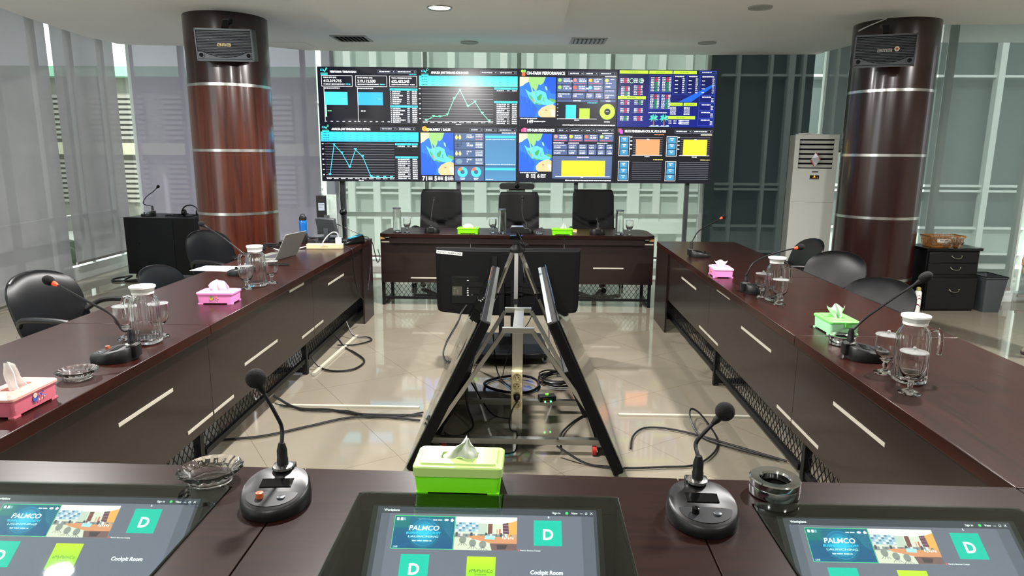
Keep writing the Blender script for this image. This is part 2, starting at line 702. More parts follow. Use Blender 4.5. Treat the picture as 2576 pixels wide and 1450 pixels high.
def wall_frame(line, z0, z1, mull, name, sill=0.1, outw=0.08, rails=()):
    """window wall: sill, head, mullions along a polyline plus one sheet of panes"""
    b = MB()
    for (a, c) in zip(line, line[1:]):
        a2, c2 = Vector((a[0], a[1], 0)), Vector((c[0], c[1], 0))
        b.bar(a2 + Vector((0, 0, z0 + sill / 2)), c2 + Vector((0, 0, z0 + sill / 2)), outw, sill)
        b.bar(a2 + Vector((0, 0, z1 - 0.03)), c2 + Vector((0, 0, z1 - 0.03)), outw, 0.06)
        for rz_ in rails:
            b.bar(a2 + Vector((0, 0, rz_)), c2 + Vector((0, 0, rz_)), 0.05, 0.06)
    for (x, y) in mull:
        b.bar((x, y, z0), (x, y, z1), 0.055, 0.07, up=(0, 1, 0))
    r = b.build(name, M_white)
    struct(r)
    g = MB()
    for (a, c) in zip(line, line[1:]):
        g.poly([(a[0], a[1], z0 + sill), (c[0], c[1], z0 + sill), (c[0], c[1], z1), (a[0], a[1], z1)])
    p = g.build('pane', M_pane, r, fix=False)
    return r


def lerp(a, b, t):
    return (a[0] + (b[0] - a[0]) * t, a[1] + (b[1] - a[1]) * t)


Lw = [(-5.02, -3.2), (-5.12, 5.0), (-5.33, 6.37), (-5.50, 7.66), (-5.56, 9.22)]
wall_frame(Lw, 0, 3.06, [(-5.18, 5.4), (-5.33, 6.5), (-5.50, 7.7), (-5.53, 8.35), (-5.55, 9.0)], 'window_1', 0.16, 0.1, rails=(0.75,))
Bl = [(-5.56, 9.22), (-2.62, 9.24)]
wall_frame(Bl, 0, 3.06, [(-5.3, 9.23), (-4.62, 9.24), (-3.0, 9.24)], 'window_2', 0.12, 0.1)
Bm = [(-2.62, 9.24), (2.45, 9.38)]
wall_frame(Bm, 0, 3.06, [(-2.60, 9.24), (-1.385, 9.27), (-0.145, 9.31), (1.09, 9.34), (2.36, 9.38)], 'window_3', 0.1, 0.12, rails=(0.72,))
Br = [(2.45, 9.38), (3.95, 9.38)]
wall_frame(Br, 0, 3.06, [(3.9, 9.38)], 'window_4', 0.12, 0.1)
Bj = [(3.95, 9.38), (4.32, 7.42)]
wall_frame(Bj, 0, 3.06, [], 'window_5', 0.12, 0.1)
Rw = [(4.32, 7.42), (7.4, 7.40)]
wall_frame(Rw, 0, 3.06, [(4.35, 7.42), (5.26, 7.41), (6.2, 7.4)], 'window_6', 0.1, 0.12)


def blind(p0, p1, z0, z1, m, label, group=None, rail=True, nm='roller_blind'):
    t = thing(nm, label, 'blind', (0, 0, 0), 0, group)
    b = MB()
    b.poly([(p0[0], p0[1], z0), (p1[0], p1[1], z0), (p1[0], p1[1], z1), (p0[0], p0[1], z1)])
    o = b.build('blind_fabric', m, t, fix=False)
    if rail:
        MB().bar((p0[0], p0[1], z0 - 0.012), (p1[0], p1[1], z0 - 0.012), 0.02, 0.028).build('bottom_rail', mat('blind_rail', '8c8984', 0.5, noise=0.02) if 'blind_rail' not in bpy.data.materials else bpy.data.materials['blind_rail'], t)
    d = (Vector(p1) - Vector(p0)).normalized()
    MB().tube([(p0[0], p0[1], z1 + 0.0), (p1[0], p1[1], z1 + 0.0)], 0.024, 10).build('roller_tube', M_white, t)
    return t


blind((-4.98, 3.5), (-5.14, 6.1), 0.08, 2.99, B_left, 'grey roller blind at the left edge, hidden behind the nearest black chair')
blind((-5.16, 6.2), (-5.34, 7.70), 0.06, 2.99, B_left, 'long pale grey roller blind left of the first bright slit')
blind((-5.355, 7.80), (-5.40, 9.04), 0.24, 2.99, B_left, 'pale grey roller blind raised above the white sill beside the black rack')
blind((-5.17, 9.0), (-2.76, 9.02), 0.06, 2.99, B_backl, 'wide mauve grey sheer blind behind the rack and the reddish column')
blind((-2.70, 9.06), (-2.56, 9.06), 0.06, 2.99, B_backl, 'narrow grey sheer blind strip beside the left end of the screen wall')
for i, (xa, xb) in enumerate(((-2.54, -1.40), (-1.37, -0.16), (-0.13, 1.08), (1.11, 2.30))):
    blind((xa, 9.12 + 0.03 * i), (xb, 9.12 + 0.03 * i), 0.17, 2.99, B_mid,
          ('pale see-through blind behind the leftmost leather chair', 'pale see-through blind behind the gap left of the middle leather chair',
           'pale see-through blind behind the gap right of the middle leather chair', 'pale see-through blind right of the rightmost leather chair')[i], 'see-through blinds behind the screen wall')
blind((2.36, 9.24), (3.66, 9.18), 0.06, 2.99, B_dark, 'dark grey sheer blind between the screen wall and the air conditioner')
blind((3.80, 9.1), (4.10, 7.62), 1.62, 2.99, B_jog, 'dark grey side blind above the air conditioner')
blind((4.14, 7.25), (5.18, 7.25), 0.17, 2.99, B_right, 'grey green see-through blind right of the dark column')
blind((5.27, 7.25), (6.6, 7.25), 0.10, 2.99, B_right, 'grey green see-through blind at the right edge')

# ---------------------------------------------------------------- the buildings outside
M_out = mat('outside_facade', 'a9b5ae', 0.8, noise=0.05, nscale=0.6)
M_outd = mat('outside_dark_facade', '53605c', 0.4, noise=0.06, nscale=0.6)
M_outw = mat('outside_white_frame', 'cfd8d0', 0.6, noise=0.02)
M_outy = mat('outside_cream_facade', 'b3b29a', 0.8, noise=0.04)
M_outg = mat('outside_green_roof', '8fc2a4', 0.6, noise=0.04)
M_shut = mat('outside_louvre', 'a9b0ad', 0.6, noise=0.04)
M_asph = mat('outside_paving', 'cfd0c8', 0.8, noise=0.08, nscale=2)
M_leaf = mat('outside_foliage', '24381f', 0.8, noise=0.4, nscale=9)
struct(MB().box(-60, 60, -60, 60, -0.9, -0.6).build('floor_outside', M_asph))
bt = thing('office_building', 'pale building with white ribs seen through the middle blinds', 'building', (0, 0, -0.6))
MB().box(-4.9, 4.9, 16.0, 22, 0, 12).build('wall', M_out, bt)
b = MB()
for k in range(17):
    x = -4.8 + 0.59 * k
    b.box(x, min(4.9, x + (0.16 if k % 3 else 0.28)), 15.8, 16.0, 0, 12)
b.build('rib', M_outw, bt)
b = MB()
for z in (0.62, 1.20, 1.32, 3.25, 6.2, 9.2):
    b.box(-4.9, 4.9, 15.85, 16.02, z, z + 0.05)
b.box(-3.2, 3.6, 15.7, 16.0, 0.35, 0.62)
b.build('ledge', M_outw, bt)
bt = thing('glass_building', 'dark glass building with white mullions seen through the right-hand blinds', 'building', (0, 0, -0.6))
MB().box(3.75, 24, 14.0, 15.2, 0, 12).build('wall', M_outd, bt)
MB().box(3.75, 24, 13.9, 14.0, 0.25, 0.7).build('spandrel', M_out, bt)
b = MB()
for x in (4.02, 4.64, 5.0, 5.27, 5.9, 6.6, 7.3, 8.05, 9.0, 9.95, 11.3, 12.6, 13.9):
    b.box(x, x + (0.12 if x in (5.0, 9.0) else 0.06), 13.75, 13.9, 0, 12)
b.build('mullion', M_outw, bt)
b = MB()
for z in (0.2, 0.72, 1.46, 1.56, 3.66, 7.0, 10):
    b.box(3.75, 24, 13.8, 13.92, z, z + 0.045)
b.build('transom', M_outw, bt)
bt = thing('low_building', 'low cream building with louvred windows and green eaves, far left', 'building', (0, 0, -0.6))
M_outy2 = mat('outside_grey_facade', '86857c', 0.8, noise=0.04)
M_shut2 = mat('outside_grey_louvre', '96968e', 0.7, noise=0.04)
MB().box(-24, -4.95, 18, 26, 0, 4.0).build('wall', M_outy2, bt)
MB().box(-24.3, -4.95, 17.6, 26, 4.0, 4.25).build('roof_edge', M_outg, bt)
for (z0, z1) in ((0.8, 2.0), (2.45, 3.7)):
    for k in range(9):
        b = MB()
        x = -23.2 + 1.95 * k
        for q in range(int((z1 - z0) / 0.13)):
            b.box(x, x + 1.45, 17.88, 18.0, z0 + q * 0.13, z0 + q * 0.13 + 0.075)
        b.build('louvre', M_shut2, bt)
MB().box(-24, -4.95, 17.7, 18, 2.05, 2.35).build('ledge', M_outy, bt)
bt = thing('neighbour_building', 'cream building with louvred windows seen through the left-hand slits', 'building', (0, 0, -0.6))
MB().box(-19, -13, -4, 17, 0, 5.5).build('wall', M_outy, bt)
MB().box(-19, -12.7, -4, 17, 5.5, 5.8).build('roof_edge', M_outg, bt)
for k in range(8):
    b = MB()
    y = -2 + 2.3 * k
    for q in range(18):
        b.box(-13, -12.9, y, y + 1.6, 2.6 + q * 0.13, 2.68 + q * 0.13)
    b.build('louvre', M_shut, bt)
for i, (x, y, s) in enumerate(((-7.4, 8.6, 0.75), (-7.2, 10.2, 0.8), (-7.6, 6.9, 0.7))):
    b = MB()
    rd = random.Random(i)
    for k in range(9):
        b.ball((rd.uniform(-.5, .5) * s, rd.uniform(-.6, .6) * s, 0.35 + rd.uniform(-.25, .25)), rd.uniform(.25, .4) * s, 10)
    o = b.build('bush', M_leaf, loc=(x, y, -0.6))
    tag(o, ('green bush outside below the raised blind, beside the rack', 'green bush outside in the corner behind the rack', 'green bush outside left of the raised blind')[i], 'bush')

# ---------------------------------------------------------------- columns
CT = {}


def column(x, y, m, m2, label):
    t = thing('round_column', label, 'column', (x, y, 0))
    R = 0.386
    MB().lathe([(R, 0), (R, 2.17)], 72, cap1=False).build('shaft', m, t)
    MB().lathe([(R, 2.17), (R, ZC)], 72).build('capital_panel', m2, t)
    for z in (0.33, 0.95, 1.56, 2.17):
        MB().lathe([(R - .002, z - 0.013), (R + 0.004, z - 0.013), (R + 0.004, z + 0.013), (R - .002, z + 0.013)], 72, cap0=False, cap1=False).build('steel_band', M_steel, t)
    return t


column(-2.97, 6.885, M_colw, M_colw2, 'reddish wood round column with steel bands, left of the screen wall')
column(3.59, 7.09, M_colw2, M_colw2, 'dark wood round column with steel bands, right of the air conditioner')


def speaker(loc, rz, label, badge, sticker=False):
    t = thing('wall_speaker', label, 'speaker', loc, rz)
    w, h, d = 0.495, 0.28, 0.20
    MB().box(-w / 2 + .01, w / 2 - .01, 0.0, d, -h / 2, h / 2).build('cabinet', M_black, t, bevel=0.006)
    fr = MB()
    # frame rim on the front, slightly arched on top
    fr.box(-w / 2, w / 2, -0.02, 0.01, h / 2 - 0.016, h / 2)
    fr.box(-w / 2, w / 2, -0.02, 0.01, -h / 2, -h / 2 + 0.016)
    fr.box(-w / 2, -w / 2 + 0.01, -0.02, 0.01, -h / 2, h / 2)
    fr.box(w / 2 - 0.01, w / 2, -0.02, 0.01, -h / 2, h / 2)
    # lower silver apron with a dip in the middle
    n = 24
    for k in range(n):
        u0, u1 = k / n, (k + 1) / n

        def top(u):
            a = abs(u - 0.5) * 2
            return -h / 2 + 0.03 + 0.05 * min(1, a / 0.82) ** 2
        xa, xb = -w / 2 + .01 + (w - .02) * u0, -w / 2 + .01 + (w - .02) * u1
        fr.ext([(xa, -0.018, -h / 2 + .02), (xb, -0.018, -h / 2 + .02), (xb, -0.018, top(u1)), (xa, -0.018, top(u0))], (0, 0.016, 0))
    fr.build('front_frame', M_silver, t, angle=25)
    g = MB()
    for k in range(17):
        z = -h / 2 + 0.038 + k * 0.0132
        hw = w / 2 - 0.012 if z > -h / 2 + 0.085 else (w / 2 - .02) * 0.82 * math.sqrt(max(0.02, (z + h / 2 - 0.030) / 0.055))
        g.box(-hw, hw, -0.016, -0.006, z, z + 0.005)
    g.build('grille', M_silver, t)
    MB().box(-w / 2 + .01, w / 2 - .01, -0.005, 0.001, -h / 2 + .01, h / 2 - .01).build('speaker_cloth', M_grill, t)
    for sx in (-1, 1):
        b = MB()
        b.lathe([(0.019, 0), (0.026, 0), (0.026, 0.008), (0.019, 0.008)], 24, closed=True)
        b.xf(Matrix.Translation((sx * (w / 2 - 0.042), -0.018, -h / 2 + 0.052)) @ Matrix.Rotation(PI / 2, 4, 'X'))
        b.build('port_ring', M_silver, t)
        b = MB()
        b.lathe([(0.019, 0), (0.019, 0.004)], 20)
        b.xf(Matrix.Translation((sx * (w / 2 - 0.042), -0.0185, -h / 2 + 0.052)) @ Matrix.Rotation(PI / 2, 4, 'X'))
        b.build('port', M_blackg, t)
    # badge lettering
    P = Paint(0.12, 0.03)
    col = badge

    def seg(a, b_, c, d_):
        P.rect(a, b_, c, d_, col, 2)
    for (u, closed) in ((0.0, 1), (0.68, 1)):
        seg(u, 0.1, u + 0.30, 0.28)
        seg(u, 0.82, u + 0.30, 1.0)
        seg(u, 0.1, u + 0.06, 1.0)
        seg(u + 0.24, 0.1, u + 0.30, 1.0)
        seg(u + 0.10, 0.46, u + 0.24, 0.64)
    seg(0.34, 0.1, 0.64, 0.28)
    for u in (0.34, 0.46, 0.58):
        seg(u, 0.1, u + 0.06, 1.0)
    o = P.build('badge', M_print, t, loc=(-0.06, -0.018, -0.012))
    # hanging bracket and mounting arm
    b = MB()
    b.bar((0, 0.05, h / 2), (0, 0.12, h / 2 + 0.07), 0.05, 0.02)
    b.bar((0, 0.12, h / 2 + 0.07), (0, 0.26, h / 2 + 0.07), 0.06, 0.03)
    b.build('bracket', M_black, t)
    if sticker:
        b = MB()
        b.lathe([(0.021, 0), (0.021, 0.002)], 24)
        b.xf(Matrix.Translation((0.095, -0.018, 0.012)) @ Matrix.Rotation(PI / 2, 4, 'X'))
        b.build('sticker', mat('sticker_white', 'c9bdb0', 0.6, noise=0.03), t)
        b = MB()
        b.lathe([(0.011, 0), (0.011, 0.0015)], 24)
        b.xf(Matrix.Translation((0.095, -0.020, 0.012)) @ Matrix.Rotation(PI / 2, 4, 'X'))
        b.build('sticker_centre', mat('sticker_red', 'a8553c', 0.6, noise=0.03), t)
    return t


s1 = speaker((-2.765, 6.36, 2.495), math.radians(13), 'ribbed loudspeaker with gold badge on the reddish column', 'd8c68a')
s1.rotation_euler = (math.radians(8), 0, math.radians(8))
s2 = speaker((3.175, 6.44, 2.48), math.radians(-14), 'ribbed loudspeaker with round sticker on the dark column', 'a09c8e', True)
s2.rotation_euler = (math.radians(8), 0, math.radians(-18))
o = MB().tube(spline([(3.33, 6.78, 2.815), (3.27, 6.84, 2.79), (3.22, 6.95, 2.765), (3.205, 7.05, 2.75)], 6), 0.006, 6).build('cable', M_whitep)
tag(o, 'short white cable at the top of the dark column', 'cable')

# ---------------------------------------------------------------- ceiling fittings
M_lamp = mat('lamp_disc', 'fff7e6', 0.5, emit=14, ecol='fff4e0')
M_off = mat('unlit_diffuser', 'a9aca6', 0.5, noise=0.02)


def downlight(x, y, z, lit, label, group, energy=66):
    t = thing('downlight', label, 'ceiling light', (x, y, z), 0, group)
    MB().lathe([(0.085, -0.001), (0.105, -0.001), (0.102, -0.012), (0.088, -0.006)], 36, closed=True).build('rim', M_alu if lit else M_off, t)
    MB().lathe([(0.086, -0.001), (0.086, -0.004)], 36).build('diffuser', M_lamp if lit else M_off, t)
    if lit:
        ld = bpy.data.lights.new('lamp', 'AREA')
        ld.shape = 'DISK'
        ld.size = 0.16
        ld.energy = energy * LAMP
        ld.color = (1.0, 0.97, 0.94)
        lo = bpy.data.objects.new('lamp', ld)
        COL.objects.link(lo)
        lo.parent = t
        lo.location = (0, 0, -0.015)
    return t


ZP = 2.725
downlight(-0.75, 5.88, ZP, True, 'lit round downlight in the dropped ceiling panel', 'lit downlights')
for i, (x, y, z) in enumerate(((-3.20, 4.10, ZC), (-0.75, 2.9, ZP), (-0.75, -0.2, ZP), (2.0, 3.2, ZC), (2.0, 0.2, ZC), (-3.3, 1.2, ZC), (4.6, 4.2, ZC))):  # first shows mirrored in a sunken screen; the rest are unseen, added to brighten
    downlight(x, y, z, True, ('lit round downlight over the left table', 'added fill downlight over the floor between the tables', 'added fill downlight behind the foreground table',
                              'added fill downlight over the right table', 'added fill downlight to the right behind the foreground table', 'added fill downlight to the left behind the foreground table', 'added fill downlight at the right side of the room')[i], 'lit downlights', 18 if y < 1.5 else 66)
downlight(-0.71, 8.26, ZC, False, 'unlit round downlight above the screen wall between the two vents', 'unlit downlights')
downlight(2.03, 8.22, ZC, False, 'unlit round downlight right of the right-hand vent', 'unlit downlights')
downlight(2.0, 6.31, ZC, False, 'unlit round downlight at the top edge right of the dropped panel', 'unlit downlights')


def vent(x, y, label):
    t = thing('ceiling_vent', label, 'vent', (x, y, ZC), 0, 'ceiling vents above the screen wall')
    o = rrect(0.40, 0.40, 0.004, 1)
    i = rrect(0.34, 0.34, 0.004, 1)
    MB().ring(o, i, -0.008, -0.001).build('frame', M_off, t, angle=20)
    MB().box(-0.172, 0.172, -0.172, 0.172, -0.0022, -0.001).build('backing', M_blackm, t)
    for k in range(7):
        xx = -0.145 + k * 0.048
        MB().bar((xx, -0.168, -0.012), (xx, 0.168, -0.012), 0.028, 0.002, up=(0.6, 0, 0.8)).build('slat', M_off, t)
    return t


vent(-2.03, 8.03, 'square ceiling vent above the left end of the screen wall')
vent(0.66, 8.13, 'square ceiling vent above the right half of the screen wall')

# ---------------------------------------------------------------- the screen wall
VW_O = Vector((-2.555, 8.40, 1.197))
VW_A = math.radians(2.49)
DW, DH = 1.2088, 0.681


def vw(x, y, z):
    return (VW_O.x + x * math.cos(VW_A) - y * math.sin(VW_A), VW_O.y + x * math.sin(VW_A) + y * math.cos(VW_A), VW_O.z + z)


WHT, LGT, GRY, CY = 'ffffff', 'd5dbe4', '8b93a3', '3fd2ee'


def menus(P, xs, v0=0.045, v1=0.10):
    for i, (a, b) in enumerate(xs):
        P.frame(a, v0, b, v1, '6e7588', 3, 0.003)
        P.words(a + 0.015, v0 + 0.018, b - 0.05, 0.02, LGT, 5, i)
        P.rect(b - 0.022, v0 + 0.024, b - 0.012, v0 + 0.034, LGT, 5)


def icon_scale(P, u, v, s, c1='35c6e6', c2='5be7c0'):
    P.rect(u, v + s * .25, u + s * .45, v + s * .75, c1, 4)
    P.rect(u + s * .06, v + s * .35, u + s * .38, v + s * .65, '10121c', 5)
    P.line([(u + s * .45, v + s * .5), (u + s * .6, v + s * .9), (u + s * .8, v + s * .2)], c2, 5, 0.007)
    P.ell(u + s * .86, v + s * .15, s * .13, c2, 5, s * .08)
    P.rect(u, v + s * 1.2, u + s, v + s * 1.32, c2, 5)
    P.rect(u, v + s * 1.45, u + s, v + s * 1.7, c1, 5)


def grad_table(P, v0, v1, c0, c1, u1=0.995):
    P.rect(0.005, v0, u1, v1, c0, 3, c1)
    n = 4
    for r in range(n):
        v = v0 + (v1 - v0) * (r + 0.22) / n
        P.words(0.03, v, 0.09, 0.016, '155d70', 5, r)
        for k in range(11):
            P.words(0.13 + k * 0.075, v, 0.13 + k * 0.075 + 0.035, 0.010, '2a8a98', 5, r * 20 + k)
        if r:
            P.rect(0.005, v0 + (v1 - v0) * r / n, u1, v0 + (v1 - v0) * r / n + 0.003, '2fb3bd', 4)


def side_table(P, u0, u1, v0, v1, n, hc=CY, icons=False):
    P.rect(u0, v0, u1, v0 + 0.035, hc, 3)
    P.words(u0 + 0.01, v0 + 0.010, u0 + 0.06, 0.014, '17616f', 5, 3)
    P.words(u1 - 0.07, v0 + 0.010, u1 - 0.01, 0.014, '17616f', 5, 4)
    hgt = (v1 - v0 - 0.04) / n
    rd = random.Random(n)
    for k in range(n):
        v = v0 + 0.045 + k * hgt
        if icons:
            P.rect(u0 + 0.006, v + 0.004, u0 + 0.014, v + hgt * 0.6, LGT, 4)
        P.words(u0 + 0.025, v, u0 + rd.uniform(0.09, 0.15), hgt * 0.6, 'f0f2f6', 5, k)
        P.words(u1 - 0.105, v, u1 - 0.08, hgt * 0.5, LGT, 5, k + 9)
        P.words(u1 - 0.055, v, u1 - 0.006, hgt * 0.6, 'f0f2f6', 5, k + 7)
        P.rect(u0, v + hgt * 0.8, u1, v + hgt * 0.8 + 0.002, '8d93a2', 4)


def line_chart(P, u0, u1, v0, v1, pts, col, n=13):
    for k in range(n):
        v = v0 + (v1 - v0) * k / n
        P.rect(u0, v, u1, v + 0.0035, 'b9bdc7' if k % 2 == 0 else '7d828f', 3)
        if k % 2 == 0:
            P.rect(u0 - 0.03, v - 0.008, u0 - 0.012, v + 0.008, LGT, 4)
    P.rect(u0, v1 - 0.002, u1, v1 + 0.005, 'ffffff', 4)
    P.line(pts, col, 5, 0.006)
    for (a, b) in pts:
        P.ell(a, b, 0.008, col, 6, n=8)
        P.rect(a - 0.015, b - 0.022, a + 0.015, b - 0.010, col, 6)
    for k in range(10):
        a = u0 + 0.03 + (u1 - u0 - 0.06) * k / 9
        P.words(a - 0.022, v1 + 0.015, a + 0.024, 0.016, LGT, 5, k)
    P.words((u0 + u1) / 2 - .02, v1 + 0.045, (u0 + u1) / 2 + .035, 0.016, LGT, 5)


def sea_map(P, u0, v0, u1, v1):
    def q(pts, col, l):
        P.poly([(u0 + (u1 - u0) * a, v0 + (v1 - v0) * b) for a, b in pts], col, l)
    P.rect(u0, v0, u1, v1, '2a66d8', 2, '2b6ae0')
    q([(0.62, 0), (1, 0), (1, .42), (.86, .40), (.74, .25), (.64, .12)], '1d4fb8', 3)
    q([(0.0, .45), (.22, .52), (.5, .78), (.42, 1), (0, 1)], '2458cc', 3)
    q([(.15, .3), (.28, .38), (.55, .32), (.72, .38), (.78, .55), (.98, .62), (.9, .72), (.6, .68), (.4, .66), (.27, .52)], '58b4ee', 3)   # shallow shelf
    q([(.25, .0), (.72, .0), (.66, .14), (.58, .20), (.52, .18), (.50, .26), (.44, .36), (.38, .28), (.30, .22), (.25, .12)], '86b56c', 4)   # mainland
    q([(0, 0), (.25, 0), (.25, .12), (.16, .16), (.08, .22), (0, .24)], 'c9cfa0', 4)
    q([(.30, .22), (.34, .24), (.38, .36), (.42, .47), (.38, .45), (.33, .33)], '7fb56a', 4)
    q([(.25, .44), (.30, .45), (.40, .56), (.42, .62), (.38, .62), (.30, .52)], '4f9a52', 5)
    q([(.34, .52), (.40, .56), (.42, .62), (.38, .60)], 'e07a4a', 6)
    q([(.48, .50), (.56, .44), (.62, .42), (.61, .50), (.57, .58), (.50, .57)], '3f9447', 5)
    q([(.43, .63), (.56, .66), (.64, .68), (.56, .70), (.44, .66)], '4f9a52', 5)
    q([(.64, .52), (.70, .50), (.67, .55), (.71, .61), (.67, .60), (.65, .62)], '5aa05a', 5)
    q([(.82, .52), (1, .56), (1, .64), (.90, .61), (.84, .57)], '5b9a50', 5)
    q([(.70, .22), (.75, .24), (.77, .32), (.74, .33), (.71, .28)], '8fbf80', 5)
    q([(.52, .86), (.62, .76), (.78, .70), (.92, .68), (1, .72), (1, 1), (.60, 1), (.53, .95)], 'efb083', 5)
    q([(.86, .80), (1, .82), (1, 1), (.9, .96)], 'f1d9b0', 6)
    q([(.72, .80), (.78, .82), (.76, .84), (.71, .83)], 'a06a4c', 6)
    for k in range(7):
        a = .05 + k * .13
        P.line([(u0 + (u1 - u0) * a, v0 + (v1 - v0) * (.28 + .5 * (k % 3) / 3)), (u0 + (u1 - u0) * (a + .03), v0 + (v1 - v0) * (.5 + .5 * (k % 3) / 3 * .8))], '3f86e8', 3, 0.003)


def card(P, u0, v0, u1, v1, num=None, seed=0, ic=None, bg='4a5a80'):
    P.rect(u0, v0, u1, v1, bg, 3)
    P.words(u0 + .012 + (0.05 if ic else 0), v0 + 0.012, u1 - 0.02, 0.016, LGT, 5, seed)
    if ic:
        P.ell(u0 + 0.025, v0 + 0.04, 0.018, ic, 5, n=10)
    if num:
        P.text(num, u0 + .012 + (0.05 if ic else 0), v0 + 0.042, v0 + 0.072, WHT, 5, 0.02)


def d1(P):
    icon_scale(P, .03, .02, .07)
    P.text('PERFORMA TIMBANGAN', .125, .065, .10, WHT, 5, .03, u1=.385)
    menus(P, ((.60, .775), (.785, .985)))
    P.words(.915, .115, .985, .014, CY, 5)
    for (a, b, t1, t2, sd) in ((.035, .345, 'KEBUN INTI (KG)', '413.319.715', 1), (.375, .69, 'PIHAK KETIGA (KG)', '219.112.530', 2), (.715, .99, 'TOTAL PENERIMAAN (KG)', '632.432.245', 3)):
        P.frame(a, .145, b, .335, WHT, 3, .0035)
        P.text(t1, a + .02, .170, .192, WHT, 5, .02)
        P.text(t2, a + .02, .215, .262, WHT, 5, .03)
        P.words(a + .02, .285, b - .08, .02, LGT, 5, sd)
        P.words(b - .07, .285, b - .02, .02, CY if sd < 3 else LGT, 5, sd)
    for (a, c, w) in ((.055, '45cdea', .235), (.39, '2f9fe6', .255)):
        P.words(a, .355, a + .16, .02, LGT, 5)
        P.rect(a, .35, a + .004, .93, WHT, 4)
        P.rect(a + .004, .43, a + w, .655, c, 4, c)
        P.rect(a + w - .055, .545, a + w - .015, .549, 'a8ecf6', 5)
        P.words(a + .03, .75, a + .075, .018, '79c97b' if a < .1 else LGT, 5)
        for k in range(6 if a < .1 else 6):
            u = a + .045 + k * .06 - .05
            P.words(u, .935, u + .025, .016, LGT, 5, k)
    P.rect(.062, .655, .076, .86, '9fe0bf', 4)
    side_table(P, .715, .993, .36, .645, 7, icons=True)
    side_table(P, .715, .993, .655, .965, 8, '45c4ea', icons=True)


def d2(P):
    icon_scale(P, .03, .02, .07)
    P.text('ANALISA JAM TIMBANG KEBUN INTI', .125, .060, .10, WHT, 5, .03, u1=.50)
    menus(P, ((.62, .79), (.805, .985)))
    grad_table(P, .135, .315, '35cfe8', '62efb2')
    pts = [(.07, .915), (.145, .84), (.21, .845), (.285, .81), (.355, .53), (.415, .38), (.495, .66), (.565, .58), (.64, .78), (.71, .915)]
    line_chart(P, .03, .75, .36, .925, pts, '6ee9ad')
    side_table(P, .76, .995, .33, .40, 1)
    side_table(P, .76, .995, .565, .975, 10)


def d5(P):
    icon_scale(P, .02, .0, .07)
    P.text('ANALISA JAM TIMBANG PIHAK KETIGA', .115, .045, .085, WHT, 5, .03, u1=.51)
    menus(P, ((.61, .775), (.785, .965)), .03, .085)
    grad_table(P, .115, .29, '33d0f2', '3aa6e4')
    pts = [(.08, .88), (.135, .345), (.21, .49), (.285, .745), (.35, .43), (.42, .555), (.50, .915), (.57, .925), (.64, .925), (.71, .925)]
    line_chart(P, .04, .745, .33, .93, pts, '43d7f2')
    side_table(P, .755, .985, .31, .385, 1)
    side_table(P, .755, .985, .545, .965, 10)


def donut(P, u, v, cols):
    P.ell(u, v, .052, cols[0], 5, .022)
    P.ell(u, v, .052, cols[1], 6, .022, n=6, a0=200, a1=265)
    P.words(u - .025, v + .105, u + .025, .016, LGT, 5)
    P.words(u - .02, v + .13, u + .02, .016, LGT, 5, 2)


def d6(P):
    P.ell(.05, .05, .026, 'f2953a', 4, n=12)
    P.ell(.082, .065, .018, 'ffb347', 5, n=12)
    P.text('DELIVERY / SALES', .085, .04, .085, WHT, 5, .03, u1=.315)
    menus(P, ((.51, .645), (.66, .785), (.80, .985)), .035, .09)
    P.words(.84, .105, .985, .02, WHT, 5)
    sea_map(P, .01, .12, .345, .875)
    for (a, t) in ((.02, '71'), (.145, '5'), (.25, '8')):
        P.text(t, a, .90, .975, WHT, 5, .03)
        for r in range(3):
            P.words(a + (.062 if t == '71' else .035), .905 + r * .024, a + (.105 if t == '71' else .09), .016, WHT, 5, r)
    for k in range(4):
        v = .125 + k * .145
        P.rect(.355, v, .655, v + .135, '44597c', 3)
        if k in (0, 2):
            for du in (.375, .41):
                P.ell(du, v + .075, .014, 'd9c85a' if k == 0 else 'cdb77a', 5, n=12, ry=.035)
                P.poly([(du - .012, v + .06), (du, v + .02), (du + .012, v + .06)], 'd9c85a' if k == 0 else 'cdb77a', 5)
        elif k == 1:
            for q in range(14):
                P.ell(.37 + (q % 5) * .014, v + .03 + (q // 5) * .03, .006, '29324e', 5, n=8)
        else:
            P.ell(.40, v + .07, .035, '6b8294', 5, n=16, ry=.045)
        P.text(('C P O', 'P K', 'P K O', 'P K M')[k], .48, v + .02, v + .045, WHT, 5, .02)
        P.text(('120.527', '57.320', '0', '0')[k], .48, v + .055, v + .085, WHT, 5, .02)
        for q in range(4):
            P.words(.57, v + .018 + q * .027, .64, .014, 'ff8f8f' if (k == 0 and q > 1) else WHT, 5, q)
    P.rect(.355, .715, .655, .975, '44597c', 3)
    donut(P, .435, .82, ('3fd5ee', 'ef7b4d'))
    donut(P, .575, .82, ('3fd5ee', 'e0654d'))
    P.rect(.665, .125, .985, .70, '3f6f95', 3, '4a7fa6')
    P.rect(.67, .165, .98, .205, '3dbfe6', 4)
    P.words(.675, .225, .975, .014, LGT, 5)
    P.words(.675, .675, .975, .014, LGT, 5)
    P.rect(.665, .71, .985, .975, '3f6f95', 3, '4a7fa6')
    P.rect(.67, .745, .98, .785, '3dbfe6', 4)
    P.words(.675, .945, .75, .014, LGT, 5)


